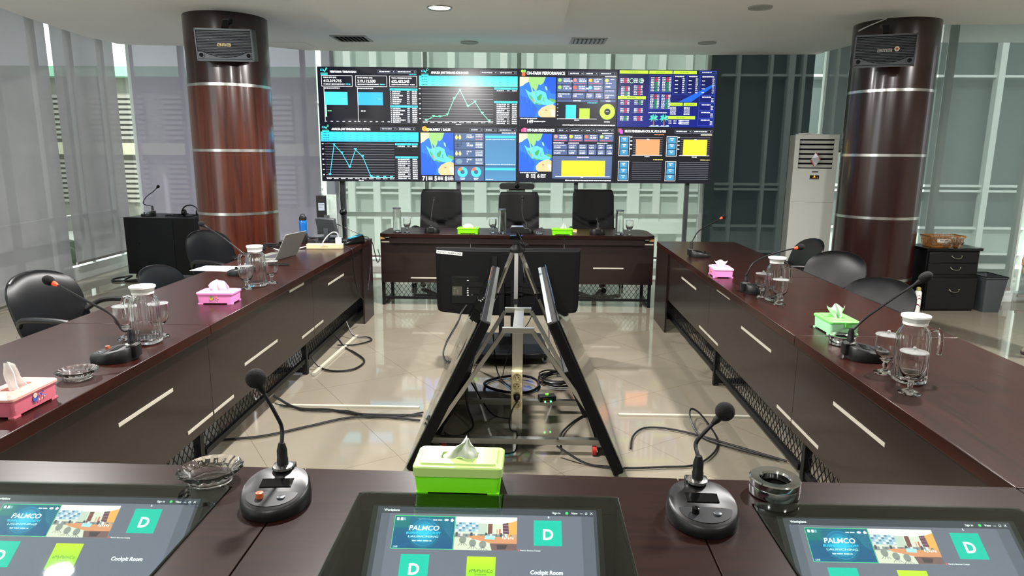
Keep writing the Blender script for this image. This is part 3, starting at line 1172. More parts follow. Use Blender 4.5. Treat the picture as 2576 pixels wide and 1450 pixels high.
def d3(P):
    P.ell(.035, .04, .014, '8fd14a', 5, n=10)
    P.ell(.06, .04, .014, '6fc25a', 5, n=10)
    P.rect(.03, .06, .065, .125, 'd8602c', 4)
    P.text('ON-FARM PERFORMANCE', .08, .045, .10, WHT, 5, .03, u1=.465)
    menus(P, ((.50, .655), (.665, .80), (.815, .985)))
    P.words(.87, .115, .985, .016, WHT, 5)
    sea_map(P, .01, .14, .375, .84)
    P.words(.02, .855, .19, .018, LGT, 5)
    P.text('149', .09, .885, .945, WHT, 5, .03)
    P.words(.16, .905, .275, .022, LGT, 5)
    cs = [(.39, .15, .535, '20.910,15', '8fd14a'), (.545, .15, .69, '420.915', 'f0786e'), (.70, .15, .855, '12,65', 'f2a53a'),
          (.39, .275, .535, '1.131.311', '8fd14a'), (.545, .275, .69, '27.024.302', 'e85a50'), (.70, .275, .855, '422.911', '6fb5e8')]
    for i, (a, v, b, n_, ic) in enumerate(cs):
        card(P, a, v, b, v + .115, n_, i, ic)
        if i in (1, 2, 4, 5):
            P.words(a + .015, v + .09, b - .02, .012, 'd94f55', 5, i)
    card(P, .865, .15, .985, .34, None, 3, 'c8e04a')
    P.words(.88, .23, .94, .02, WHT, 5)
    P.words(.88, .29, .93, .02, WHT, 5)
    card(P, .865, .35, .985, .42, None, 4)
    for i, (a, b, n_) in enumerate(((.39, .535, '3,02'), (.545, .67, '109'), (.68, .765, '13,57'), (.775, .855, '1.320'), (.865, .985, '2,07'))):
        card(P, a, .425 if i == 4 else .41, b, .51, n_, i)
    P.rect(.39, .525, .805, .565, '43527a', 3)
    P.words(.555, .535, .635, .02, WHT, 5)
    P.rect(.83, .525, .985, .565, '43527a', 3)
    P.words(.885, .535, .93, .02, WHT, 5)
    P.rect(.405, .86, .80, .868, WHT, 4)
    P.rect(.48, .62, .585, .86, '38b6ea', 4)
    P.rect(.62, .68, .725, .86, '9fd83a', 4)
    for k in range(5):
        P.rect(.393, .60 + k * .065, .402, .615 + k * .065, LGT, 4)
    P.words(.57, .88, .62, .016, LGT, 5)
    P.words(.70, .575, .80, .014, CY, 5)
    P.ell(.905, .735, .078, 'a6dc3c', 4, .032, n=36)
    P.words(.89, .727, .92, .014, WHT, 5)
    P.words(.875, .905, .935, .018, WHT, 5)
    P.words(.45, .965, .99, .02, WHT, 5)


def d7(P):
    P.poly([(.03, .09), (.03, .05), (.06, .01), (.06, .09)], 'e8447a', 4)
    P.rect(.06, .02, .085, .09, 'f06a9a', 4)
    P.text('OFF-FARM PERFORMANCE', .09, .035, .085, WHT, 5, .03, u1=.37)
    menus(P, ((.40, .51), (.525, .665), (.68, .785), (.80, .975)), .03, .085)
    P.words(.86, .10, .975, .016, WHT, 5)
    sea_map(P, .01, .12, .345, .80)
    P.words(.02, .815, .20, .018, LGT, 5)
    for (a, t) in ((.085, '8'), (.20, '61')):
        P.text(t, a, .845, .915, WHT, 5, .03)
        for r in range(3):
            P.words(a + .05, .85 + r * .025, a + .09, .016, WHT, 5, r)
    P.rect(.175, .84, .179, .93, WHT, 5)
    for i, (n_, ic) in enumerate((('645.829', 'f08a80'), ('139.205', 'f2c63a'), ('28.338', 'e86a40'), ('884', '9fd04a'))):
        a = .36 + i * .157
        card(P, a, .13, a + .147, .255, n_, i, ic)
        P.words(a + .01, .235, a + .13, .012, 'd94f55', 5, i)
    for i, a in enumerate((.36, .515, .81)):
        P.words(a, .275, a + .11, .02, WHT, 5, i)
    for r in range(2):
        for i, (a, b, n_) in enumerate(((.36, .505, '21.618'), (.515, .61, '8.075'), (.62, .71, '33.851'), (.72, .805, '1.651'), (.815, .895, '3.071'), (.905, .975, '1.060'))):
            card(P, a, .305 + r * .10, b, .395 + r * .10, n_, i + 7 * r)
    P.rect(.355, .515, .97, .925, '4a5a7c', 3)
    P.words(.61, .53, .73, .016, WHT, 5)
    for k in range(8):
        P.rect(.40, .56 + k * .04, .95, .562 + k * .04, '66769a', 4)
    P.rect(.45, .60, .90, .885, 'f6e92c', 5)
    P.rect(.385, .885, .955, .891, WHT, 5)
    P.words(.65, .90, .68, .012, WHT, 5)
    P.words(.49, .95, .97, .02, WHT, 5)


def d4(P):
    P.rect(0, 0, 1, 1, '0e1236', 2, '101c6e')
    P.poly([(.62, .55), (.95, .25), (.99, .25), (.75, .55)], '1b55b8', 3)
    P.poly([(.45, .62), (.52, .52), (.54, .52), (.47, .64)], '193f98', 3)
    G = 'a6d832'
    for (a, v, b, t) in ((.01, .01, .30, 'OPERASIONAL'), (.31, .01, .545, 'KEUANGAN'), (.555, .01, .79, 'PEMASARAN'), (.0, .455, .285, 'PRODUKSI'), (.53, .565, .665, 'INVESTASI'), (.675, .565, .81, 'RASIO'), (.52, .80, .80, 'UMUM')):
        P.rect(a, v, b, v + .055, G, 4)
        P.words((a + b) / 2 - .05, v + .02, (a + b) / 2 + .04, .014, '5c7d1c', 5)
    P.frame(.82, .01, .99, .06, '3a5ac0', 4, .003)
    P.words(.845, .028, .94, .014, LGT, 5)

    def block(a, v, c, sd, rows=3):
        for r in range(rows):
            P.words(a, v + r * .028, a + .035, .018, LGT, 5, sd + r)
            P.rect(a + .042, v + r * .028, a + .068, v + r * .028 + .02, c, 5)
            P.words(a + .07, v + r * .028, a + .09, .018, WHT, 6, sd)
    for k, (a, v) in enumerate(((.02, .15), (.16, .15), (.03, .29), (.16, .27), (.03, .38), (.16, .36), (.03, .53), (.17, .53), (.03, .67), (.17, .67), (.03, .81), (.17, .81))):
        block(a, v, ('b02a44', '1f7a48', 'b02a44')[k % 3], k)
    for a in (.115, .215):
        P.ell(a + .02, .19, .024, '8fd0a0', 5, .019, n=16)
    for r in range(2):
        for c in range(2):
            P.frame(.315 + c * .115, .09 + r * .30, .425 + c * .115, .385 + r * .30, '3b50b0', 3, .0025)
            for q in range(3):
                block(.33 + c * .115, .125 + r * .30 + q * .085, ('b02a44', '1f7a48', '1f7a48')[q], q + r + c)
    for (a, b) in ((.555, .685), (.695, .82), (.83, .99)):
        P.frame(a, .085, b, .43, '3b50b0', 3, .0025)
        P.words(a + .02, .10, b - .02, .018, WHT, 5)
        for r in range(8):
            P.words(b - .035, .14 + r * .034, b - .012, .018, LGT, 5, r)
            if r % 2:
                P.words(a + .02, .14 + r * .034, a + .05, .014, LGT, 5, r)
    for r in range(4):
        P.frame(.83, .44 + r * .135, .99, .565 + r * .135, '3b50b0', 3, .0025)
        P.words(.86, .455 + r * .135, .95, .018, WHT, 5, r)
        for q in range(3):
            P.words(.955, .48 + r * .135 + q * .026, .98, .018, LGT, 5, q)
    for q in range(6):
        P.words(.54, .64 + q * .024, .60, .014, LGT, 5, q)
        P.words(.68, .64 + q * .024, .74, .014, LGT, 5, q + 9)
        P.words(.53 + (q % 3) * .05, .875 + (q // 3) * .04, .56 + (q % 3) * .05, .022, LGT, 5, q)
        P.words(.64, .87 + (q // 2) * .03, .74, .016, LGT, 5, q)
    P.words(.32, .735, .51, .016, LGT, 5)
    for a in (.375, .48):
        P.poly([(a - .006, .98), (a - .003, .86), (a + .005, .86), (a + .010, .98)], '8a5a3c', 5)
        for (dx, dy) in ((-.05, .02), (-.04, -.045), (-.012, -.07), (.02, -.07), (.045, -.04), (.05, .025), (-.03, .06), (.032, .06)):
            P.poly([(a, .85), (a + dx * .5 - dy * .1, .85 + dy * .7 - .03), (a + dx, .85 + dy), (a + dx * .55, .85 + dy * .45 + .01)], '3fb49a' if dx < 0 else '58c6a0', 6)
        P.poly([(a - .05, .99), (a - .02, .965), (a + .01, .975), (a + .05, .96), (a + .06, .99)], '9fb8d0', 6)


def d8(P):
    P.rect(.02, .02, .05, .085, 'e8447a', 4)
    P.rect(.035, .045, .065, .11, 'b44ae0', 5)
    P.text('MUTU PENERIMAAN CPO, PK, PKO & PKM', .085, .04, .085, WHT, 5, .03, u1=.505)
    menus(P, ((.60, .775), (.785, .985)), .035, .095)
    P.words(.87, .11, .985, .02, WHT, 5)

    def unit(a, v, bar=None):
        P.frame(a, v, a + .11, v + .36, WHT, 4, .004)
        for k in range(3):
            P.rect(a + .014, v + .018 + k * .112, a + .096, v + .018 + k * .112 + .10, '3b82a8', 4)
            P.words(a + .035, v + .035 + k * .112, a + .075, .014, WHT, 5, k)
            P.words(a + .045, v + .06 + k * .112, a + .065, .018, WHT, 5, k)
        x0, x1 = a + .145, a + .45
        for k in range(10):
            P.rect(x0, v + .02 + k * .034, x1, v + .023 + k * .034, 'a9adb8', 3)
        if bar:
            P.rect(a + .175, v + .06, a + .42, v + .345, bar, 5)
            P.rect(x0 - .01, v + .343, x1, v + .349, WHT, 6)
            P.rect(a + .285, v + .05, a + .31, v + .066, WHT, 6)
            P.words(a + .27, v + .362, a + .32, .016, WHT, 5)
            for k in range(4):
                P.rect(x0 - .03, v + .01 + k * .07, x0 - .01, v + .028 + k * .07, WHT, 5)
        P.words(a + .36, v - .035, a + .46, .016, bar or 'e8c86a', 5)
    unit(.03, .15, 'f58a5c')
    unit(.52, .15, 'fbdc2e')
    unit(.03, .60)
    unit(.52, .60)


def display(col, row, fn, label, bg):
    x, z = col * DW, (1 - row) * DH
    t = thing('display_panel', label, 'screen', vw(x + 0.0, 0, z), VW_A, 'display panels of the screen wall')
    b = MB().box(0.001, DW - 0.001, 0, 0.07, 0.001, DH - 0.001)
    b.build('housing', M_black, t)
    P = Paint(DW - 0.008, DH - 0.007, 0.0003)
    P.rect(0, 0, 1, 1, bg, 1)
    fn(P)
    P.build('screen', M_screen, t, loc=(0.004, 0.0, 0.0035))
    return t


display(0, 0, d1, 'top left panel of the screen wall with two blue bars and three number boxes', '11121c')
display(1, 0, d2, 'top panel of the screen wall with the green line chart', '101017')
display(2, 0, d3, 'top panel of the screen wall with a map, two bars and a green ring', '141520')
display(3, 0, d4, 'top right panel of the screen wall, dark blue with palm trees', '0e1236')
display(0, 1, d5, 'bottom left panel of the screen wall with the blue zigzag line chart', '101019')
display(1, 1, d6, 'bottom panel of the screen wall with a map and two small rings', '12131d')
display(2, 1, d7, 'bottom panel of the screen wall with a map and a wide yellow bar', '12131d')
display(3, 1, d8, 'bottom right panel of the screen wall with orange and yellow blocks', '101018')

t = thing('screen_wall_stand', 'dark steel posts standing under and behind the screen wall', 'stand', (0, 0, 0))
for x in (0.23, 1.68, 3.16, 4.57):
    p = vw(x, 0.115, 0)
    MB().bar((p[0], p[1], 0.0), (p[0], p[1], 2.5), 0.05, 0.05).build('post', M_silver, t)
b = MB()
for z in (0.25, 1.05):
    p0, p1 = vw(0.1, 0.15, z), vw(4.75, 0.15, z)
    b.bar(p0, p1, 0.03, 0.04)
b.build('cross_rail', M_blackm, t)
p = vw(0.20, 0.07, 0)
o = MB().tube(spline([(p[0], p[1] + .03, 1.20), (p[0] + .01, p[1], 0.8), (p[0] + .03, p[1], 0.4), (p[0] + .02, p[1], 0.01)], 6), 0.012, 6).build('cable', M_black)
tag(o, 'thick black cable hanging down from the left end of the screen wall', 'cable')

# camera bar under the screen wall
cb = vw(2.41, -0.03, -0.045)
t = thing('conference_camera', 'black camera bar under the middle of the screen wall', 'camera', (cb[0], cb[1], cb[2]), VW_A)
MB().ext([(x, -0.035, z) for x, z in rrect(0.435, 0.075, 0.036, 8)], (0, 0.07, 0)).build('housing', M_black, t, bevel=0.004)
b = MB()
b.lathe([(0.030, 0), (0.029, 0.012), (0.022, 0.014), (0.019, 0.010)], 28)
b.xf(Matrix.Translation((0, -0.035, 0.005)) @ Matrix.Rotation(PI / 2, 4, 'X'))
b.build('lens_ring', M_blackg, t)
b = MB().box(-0.10, 0.10, -0.025, 0.02, -0.050, -0.036)
b.box(-0.02, 0.02, -0.01, 0.03, 0.03, 0.05)
b.build('mount', M_blackm, t)

# ---------------------------------------------------------------- expanded metal mesh
def mesh_sheet(p0, p1, z0, z1, cell=0.046, w=0.0038, th=0.003):
    """diamond mesh between two floor points"""
    b = MB()
    p0, p1 = Vector((p0[0], p0[1], 0)), Vector((p1[0], p1[1], 0))
    d = p1 - p0
    Ln = d.length
    d.normalize()
    h = z1 - z0
    nrm = Vector((-d.y, d.x, 0))
    ch = 0.062
    slope = ch / cell
    k = -int(h / slope / cell) - 1
    while k * cell < Ln:
        for sgn in (1, -1):
            s0 = k * cell
            # strand from (s0, z0) rising; clip to [0, Ln]
            if sgn == 1:
                a, c = s0, s0 + h / slope
                za, zc_ = z0, z1
            else:
                a, c = s0 + h / slope, s0
                za, zc_ = z0, z1
            # param clip
            t0, t1 = 0.0, 1.0
            for lo_, hi_ in ((0, Ln),):
                dd = c - a
                if dd > 0:
                    t0 = max(t0, (lo_ - a) / dd)
                    t1 = min(t1, (hi_ - a) / dd)
                else:
                    t0 = max(t0, (hi_ - a) / dd)
                    t1 = min(t1, (lo_ - a) / dd)
            if t1 - t0 > 0.02:
                A = p0 + d * (a + (c - a) * t0) + Vector((0, 0, za + (zc_ - za) * t0))
                B = p0 + d * (a + (c - a) * t1) + Vector((0, 0, za + (zc_ - za) * t1))
                b.bar(A, B, w, th, up=nrm)
        k += 1
    return b


ZT = 0.75


def side_table(xi, xo, y0, y1, label, strips, legs, endbox=None, pz=0.265, mat_axis=True):
    """conference table section along y; xi = inner edge (towards the middle), xo = outer edge"""
    s = 1 if xo > xi else -1
    t = thing('conference_table', label, 'table', ((xi + xo) / 2, (y0 + y1) / 2, 0), 0, 'sections of the side tables')
    ox, oy = (xi + xo) / 2, (y0 + y1) / 2

    def X(b):
        return b.xf(Matrix.Translation((-ox, -oy, 0)))
    g = 0.0015
    b = MB()
    b.box(min(xi, xo), max(xi, xo), y0 + g, y1 - g, ZT - 0.045, ZT)
    X(b).build('table_top', M_top, t, bevel=0.003)
    xp = xi + s * 0.02
    b = MB()
    b.box(min(xp, xp + s * 0.018), max(xp, xp + s * 0.018), y0 + g, y1 - g, pz, ZT - 0.05)
    X(b).build('front_panel', M_pan, t)
    for (ya, yb, z) in strips:
        b = MB()
        b.box(min(xp - s * 0.002, xp), max(xp - s * 0.002, xp), ya, yb, z - 0.0075, z + 0.0075)
        X(b).build('metal_strip', M_alup, t)
    xm = xi + s * 0.085
    b = MB()
    b.bar((xm, y0 + g + .01, 0.105), (xm, y1 - .02, 0.105), 0.022, 0.03)
    b.bar((xm, y0 + g + .01, pz + 0.02), (xm, y1 - .02, pz + 0.02), 0.022, 0.03)
    b.bar((xo - s * .1, y0 + .01, 0.105), (xo - s * .1, y1 - .02, 0.105), 0.022, 0.03)
    X(b).build('frame_rail', M_blackm, t)
    X(mesh_sheet((xm, y0 + .01), (xm, y1 - .02), 0.115, pz + 0.01)).build('mesh_panel', M_blackm, t, angle=80)
    for y in legs:
        for xx in (xm, xo - s * 0.1):
            b = MB()
            b.bar((xx, y, 0.0), (xx, y, ZT - 0.05), 0.035, 0.035)
            X(b).build('leg', M_blackm, t)
        b = MB()
        b.bar((xm, y, 0.03), (xo - s * 0.1, y, 0.03), 0.03, 0.03)
        X(b).build('cross_bar', M_blackm, t)
    if endbox:
        ya, yb = endbox
        b = MB()
        b.box(min(xi + s * .004, xo), max(xi + s * .004, xo), yb - 0.02, yb, 0.0, ZT - 0.045)
        b.box(min(xi + s * .004, xi + s * .019), max(xi + s * .004, xi + s * .019), ya, yb - 0.02, 0.0, ZT - 0.045)
        X(b).build('end_panel', M_pan, t)
    return t


XL, XLo, XR, XRo = -1.485, -2.192, 1.213, 1.944
side_table(XL, XLo, 1.60, 3.04, 'left side table section, nearest, carrying the rose tissue box', [(2.313, 2.70, .553), (2.79, 3.03, .315)], (3.0,))
side_table(XL, XLo, 3.04, 4.60, 'left side table section in the middle, carrying the bright pink tissue box', [(3.045, 3.265, .315), (3.422, 3.90, .433), (4.335, 4.59, .329), (4.15, 4.425, .683)], (4.56,))
side_table(XL, XLo, 4.60, 6.37, 'left side table section, farthest, carrying the laptop and cream power strip', [(4.605, 4.81, .329), (4.97, 5.41, .57)], (), endbox=(6.0, 6.37))
side_table(XR, XRo, 1.57, 2.99, 'right side table section, nearest, carrying two goblets and the large pitcher', [(2.2, 2.6, .577), (2.69, 2.985, .343)], (2.94,), pz=0.30)
side_table(XR, XRo, 2.99, 4.50, 'right side table section in the middle, carrying the mint tissue box', [(2.995, 3.175, .343), (3.31, 3.80, .58), (4.235, 4.495, .348), (4.05, 4.34, .693)], (4.46,), pz=0.30)
side_table(XR, XRo, 4.50, 6.36, 'right side table section, farthest, ending beside the head table', [(4.505, 4.73, .348), (4.873, 5.354, .587)], (), endbox=(5.84, 6.36), pz=0.30)

# ---------------------------------------------------------------- the head table
t = thing('head_table', 'dark wood head table with clipped corners in front of three leather chairs', 'table', (-0.12, 7.0, 0))
x0, x1, yf, yb = -1.50, 1.27, 6.73, 7.36
for (a, c, lc, rc) in ((x0, -0.585, True, False), (-0.582, 0.365, False, False), (0.368, x1, False, True)):
    P_ = []
    P_ += [(a, yf + .06), (a + .08, yf)] if lc else [(a, yf)]
    P_ += [(c - .08, yf), (c, yf + .06)] if rc else [(c, yf)]
    P_ += [(c, yb - .12), (c - .07, yb)] if rc else [(c, yb)]
    P_ += [(a + .07, yb), (a, yb - .12)] if lc else [(a, yb)]
    MB().prism([(x + .12, y - 7.0) for x, y in P_], 0.715, ZT).build('table_top', M_topx, t, bevel=0.002)
    MB().box(max(a, x0 + .10) + .12, min(c, x1 - .10) + .12, -.27 + .02, -.25 + .02, 0.655, 0.715).build('apron', M_panx, t)
for (a, c) in ((x0 + .0, -0.585), (-0.582, 0.365), (0.368, x1 - .0)):
    MB().box(a + .12, c + .12, -0.205, -0.187, 0.245, 0.705 if abs(a + .582) < .01 else 0.70).build('front_panel', M_panx, t)
for (a, c, z) in ((-1.49, -1.327, .662), (-1.197, -0.86, .292), (0.256, 0.366, .656), (0.369, 0.469, .656), (0.665, 0.971, .413), (1.10, 1.262, .660)):
    MB().box(a + .12, c + .12, -0.2075, -0.205, z - .0065, z + .0065).build('metal_strip', M_alup, t)
for a in (-1.49, 1.25):
    MB().bar((a + .12, -0.16, 0), (a + .12, -0.16, 0.715), 0.03).build('leg', M_blackm, t)
    MB().bar((a + .12, 0.30, 0), (a + .12, 0.30, 0.715), 0.03).build('leg', M_blackm, t)
    MB().bar((a + .12, -0.15, 0.02), (a + .12, 0.29, 0.02), 0.025).build('foot_rail', M_blackm, t)
MB().bar((-1.37, -0.16, 0.075), (1.37, -0.16, 0.075), 0.02, 0.025).build('lower_rail', M_blackm, t)
mesh_sheet((-1.36, -0.165), (1.36, -0.165), 0.08, 0.25).build('mesh_panel', M_blackm, t, angle=80)
for sx, a in ((1, x0), (-1, x1)):
    MB().box(a + .12 - (0 if sx > 0 else .05), a + .12 + (.05 if sx > 0 else 0), -0.225, -0.19, 0.69, 0.714).build('chipped_corner', mat('raw_chipboard', '9a7448', 0.85, noise=0.3, nscale=150) if 'raw_chipboard' not in bpy.data.materials else bpy.data.materials['raw_chipboard'], t)

# ---------------------------------------------------------------- foreground table with sunken screens
FA = -0.0187


def fg_y(x):
    return 1.587 + FA * (x - 0.345)


M_frame = mat('screen_well_black', '0a0c0b', 0.35, noise=0.1)


def meeting(P):
    """the video call window shown on every sunken screen"""
    P.rect(0, 0, 1, 1, '3b3c46', 1)
    P.rect(0.02, .055, .985, 1, '5c5c6b', 2)
    P.rect(0.06, .055, .93, 1, '6b6a7b', 3)
    P.rect(0.02, 0, .985, .055, '3c3d4a', 3)
    P.text('Workplace', .03, .018, .038, WHT, 6, .02)
    P.text('Sign in', .80, .02, .038, WHT, 6, .01)
    P.ell(.865, .03, .007, '3ed06a', 6, n=12)
    P.text('View', .885, .02, .038, WHT, 6, .01)
    P.rect(.925, .031, .937, .034, WHT, 6)
    P.frame(.948, .022, .958, .038, WHT, 6, .0015)
    P.line([(.972, .02), (.982, .038)], WHT, 6, .0015)
    P.line([(.982, .02), (.972, .038)], WHT, 6, .0015)
    P.poly([(.78, .055), (.787, .075), (.781, .073), (.779, .082)], WHT, 7)
    # launching tile
    u0, v0, u1, v1 = .085, .075, .36, .345
    P.rect(u0, v0, u1, v1, '47e08a', 4)
    P.rect(u0 + .002, v0 + .004, u1 - .002, v1 - .004, '0c5f7c', 5, '0b4f80')
    for i_, (r, c) in enumerate(((.073, '0d6f86'), (.070, '0b5a86'), (.064, '128ba6'), (.061, '0c6f9c'), (.050, '1288b0'), (.038, '1a9fcb'), (.024, '2bb4dd'))):
        P.ell(.225, .21, r, c, 6 + i_ * .2, n=36)
    P.rect(u0 + .002, v0 + .004, u0 + .07, v0 + .10, '0f6f74', 5.5)
    for k in range(9):
        P.line([(.09 + k * .008, .34 - k * .004), (.15 + k * .02, .31 - k * .01)], '1a8fb0', 7, .0008)
        P.line([(.29 + k * .004, .11 + k * .012), (.355, .13 + k * .016)], '3aa9c2', 7, .0008)
    P.text('PALMCO', .155, .155, .195, 'e9eef4', 9, .022, u1=.29, slant=.12)
    P.text('BUSINESS COCKPIT', .145, .207, .225, '35c3e8', 9, .03, u1=.30, slant=.1)
    P.text('LAUNCHING', .155, .237, .253, 'bfe4f0', 9, .02, u1=.29, slant=.1)
    P.words(.175, .275, .265, .010, 'cfe6ee', 9)
    for k, a in enumerate((.095, .112, .125)):
        P.rect(a, .092, a + .011, .115, WHT if k < 2 else '6fa8b8', 9)
    P.words(.26, .105, .30, .008, WHT, 9)
    P.ell(.32, .107, .010, WHT, 9, n=12, ry=.009)
    P.poly([(.338, .107), (.346, .092), (.354, .107), (.350, .12), (.342, .12)], WHT, 9)
    P.text('LIVE', .095, .322, .336, 'cfe6ee', 9, .02)
    # meeting room tile
    u0, v0, u1, v1 = .362, .075, .64, .345
    P.rect(u0, v0, u1, v1, 'd9d3c4', 5)
    P.poly([(u0, v0), (u1, v0), (u1, .105), (.57, .135), (u0, .12)], 'efece0', 6)
    P.rect(u0, .12, .47, .20, 'aebccb', 6)
    for r in range(4):
        for c in range(7):
            P.rect(u0 + .003 + c * .015, .124 + r * .019, u0 + .014 + c * .015, .138 + r * .019, ('eef2f6', '5f7e9c', '8fb4cf')[(r + c) % 3], 7)
    P.poly([(.59, .13), (u1, .10), (u1, .25), (.60, .24)], 'f0a65a', 7)
    P.rect(.51, .13, .53, .215, '7a4a4a', 7)
    P.poly([(.575, .128), (.60, .122), (.605, .215), (.578, .21)], '6b4254', 8)
    for k in range(3):
        P.rect(.578, .14 + k * .025, .602, .142 + k * .025, 'cdb0b0', 9)
    P.rect(.548, .175, .554, .215, 'd8a08c', 8)
    P.rect(.560, .172, .567, .218, 'd0604c', 8)
    P.rect(.469, .13, .505, .21, 'c2c4ba', 7)
    P.rect(u0, .215, u1, .245, '8d8a8c', 7)
    for k in range(12):
        P.rect(u0 + .004 + k * .022, .205 + (k % 3) * .008, u0 + .014 + k * .022, .235, ('4a4c54', 'e6e2da', '6d6a70')[k % 3], 8)
    P.poly([(.42, .235), (.47, .228), (u1, .245), (u1, .29), (.53, .29), (.44, .255)], 'd98e68', 9)
    P.poly([(.50, .225), (.545, .23), (.54, .26), (.497, .255)], 'a9d4e4', 10)
    P.rect(u0, .25, .45, .345, 'd8cfbe', 8)
    for (a, v) in ((.40, .25), (.445, .275), (.49, .285)):
        P.ell(a, v + .015, .016, '8c8a88', 11, n=14, ry=.03)
        for k in range(4):
            P.line([(a, v + .03), (a - .02 + k * .014, v + .062)], '3b3a3e', 11, .0015)
    P.poly([(.52, .29), (u1, .29), (u1, .345), (.53, .345)], '77575a', 10)
    P.poly([(.55, .30), (.60, .30), (.59, .335), (.555, .335)], '4a3a40', 11)
    for k in range(6):
        P.rect(.575 + k * .009, .232 + (k % 2) * .008, .580 + k * .009, .25 + (k % 2) * .006, WHT, 11)
    # letter tiles
    T = '00b7a2'
    for (a, v) in ((.715, .095), (.135, .385)):
        P.rect(a, v, a + .125, v + .205, T, 5)
        P.text('D', a + .064, v + .07, v + .155, WHT, 7, .03, align='c')
    P.rect(.645, .333, .652, .345, 'e0564a', 6)
    P.text('PalmCo Business Cockpit', .656, .334, .345, WHT, 6, .01)
    P.rect(.425, .395, .55, .60, 'c6dc2c', 5, '7fd02c')
    P.text('eMyPalmCo', .487, .488, .515, '27601f', 7, .0, align='c', slant=.15)
    P.text('SUPERAPPS', .487, .525, .538, '27601f', 7, .0, align='c', slant=.15)
    P.text('Cockpit Room', .77, .49, .52, WHT, 7, .03, align='c', slant=.08)
    for k in range(3):
        P.rect(.135 + k * .29, .66, .26 + k * .29, .86, (T, '7a5ad0', T)[k], 5)


def paint_tris(P):
    return P


def sunken(xc, label, tlabel, xa, xb):
    """one table section with a framed glass pane and a tilted screen under it"""
    t = thing('conference_table', tlabel, 'table', (xc, 1.2, 0), 0, 'sections of the foreground table')
    gx0, gx1 = xc - 0.308, xc + 0.308
    yo1 = fg_y(xc) - 0.112
    yo0 = yo1 - 0.42
    yn = 0.72
    # table top as a frame around the well
    b = MB()
    g = 0.0015
    P0 = [(xa + g, yn), (xb - g, yn), (xb - g, fg_y(xb)), (xa + g, fg_y(xa))]
    H0 = [(gx0, yo0), (gx1, yo0), (gx1, yo1), (gx0, yo1)]
    O0 = [(x - xc, y - 1.2) for x, y in P0]
    I0 = [(x - xc, y - 1.2) for x, y in H0]
    b.ring(O0, I0, ZT - 0.045, ZT)
    b.build('table_top', M_topx, t, bevel=0.0015)
    # front panel, well walls
    b = MB()
    pa = [(xa + g, fg_y(xa) - .02), (xb - g, fg_y(xb) - .02)]
    b.bar((pa[0][0] - xc, pa[0][1] - 1.2, 0.485), (pa[1][0] - xc, pa[1][1] - 1.2, 0.485), 0.018, 0.43)
    b.build('front_panel', M_panx, t)
    b = MB()
    wz = 0.50
    for (a, c, d, e) in ((gx0 - .012, gx0 - .001, yo0 - .01, yo1 + .01), (gx1 + .001, gx1 + .012, yo0 - .01, yo1 + .01), (gx0 - .001, gx1 + .001, yo0 - .012, yo0 - .001), (gx0 - .001, gx1 + .001, yo1 + .001, yo1 + .012)):
        b.box(a - xc, c - xc, d - 1.2, e - 1.2, wz, ZT - 0.046)
    b.box(gx0 - .01 - xc, gx1 + .01 - xc, yo0 - 1.21, yo1 - 1.19, wz - .01, wz)
    b.build('screen_well', M_frame, t)
    for xx in (xa + .03, xb - .03):
        for yy in (yn + .05, fg_y(xx) - .08):
            MB().bar((xx - xc, yy - 1.2, 0), (xx - xc, yy - 1.2, ZT - .046), 0.035).build('leg', M_blackm, t)
    # cover glass flush with the top
    p = thing('sunken_screen', label, 'monitor', (xc, 1.2, 0.60), 0, 'screens sunk into the foreground table')
    MB().prism([(x, y) for x, y in rrect(gx1 - gx0 - .001, yo1 - yo0 - .001, 0.018, 6, 0, (yo0 + yo1) / 2 - 1.2)], 0.1535, 0.1545).build('cover_glass', M_cover, p)
    o_ = rrect(gx1 - gx0 - .001, yo1 - yo0 - .001, 0.02, 6, 0, (yo0 + yo1) / 2 - 1.2)
    i_ = rrect(gx1 - gx0 - .012, yo1 - yo0 - .012, 0.016, 6, 0, (yo0 + yo1) / 2 - 1.2)
    MB().ring(o_, i_, 0.146, 0.1515).build('rim', M_blackg, p)
    # tilted monitor
    ytop = yo1 - 0.047
    sw, sh = 0.506, 0.286
    ang = math.radians(35)
    mon = bpy.data.objects.new('monitor', None)
    Pn = Paint(sw, sh, 0.00006)
    meeting(Pn)
    # local x right, z up; tilt so that the top edge is far and high
    rot = Matrix.Rotation(-(PI / 2 - ang), 4, 'X')
    org = Vector((-sw / 2, ytop - 1.2 - sh * math.cos(ang), 0.742 - 0.60 - sh * math.sin(ang)))
    bpy.data.objects.remove(mon)
    o = Pn.build('screen', M_screen2, p)
    o.location = org
    o.rotation_euler = (-(PI / 2 - ang), 0, 0)
    b = MB()
    b.box(-0.012, sw + .012, 0.001, 0.03, -.014, sh + .004)
    o2 = b.build('bezel', M_black, p)
    o2.location = org
    o2.rotation_euler = (-(PI / 2 - ang), 0, 0)
    return t, p


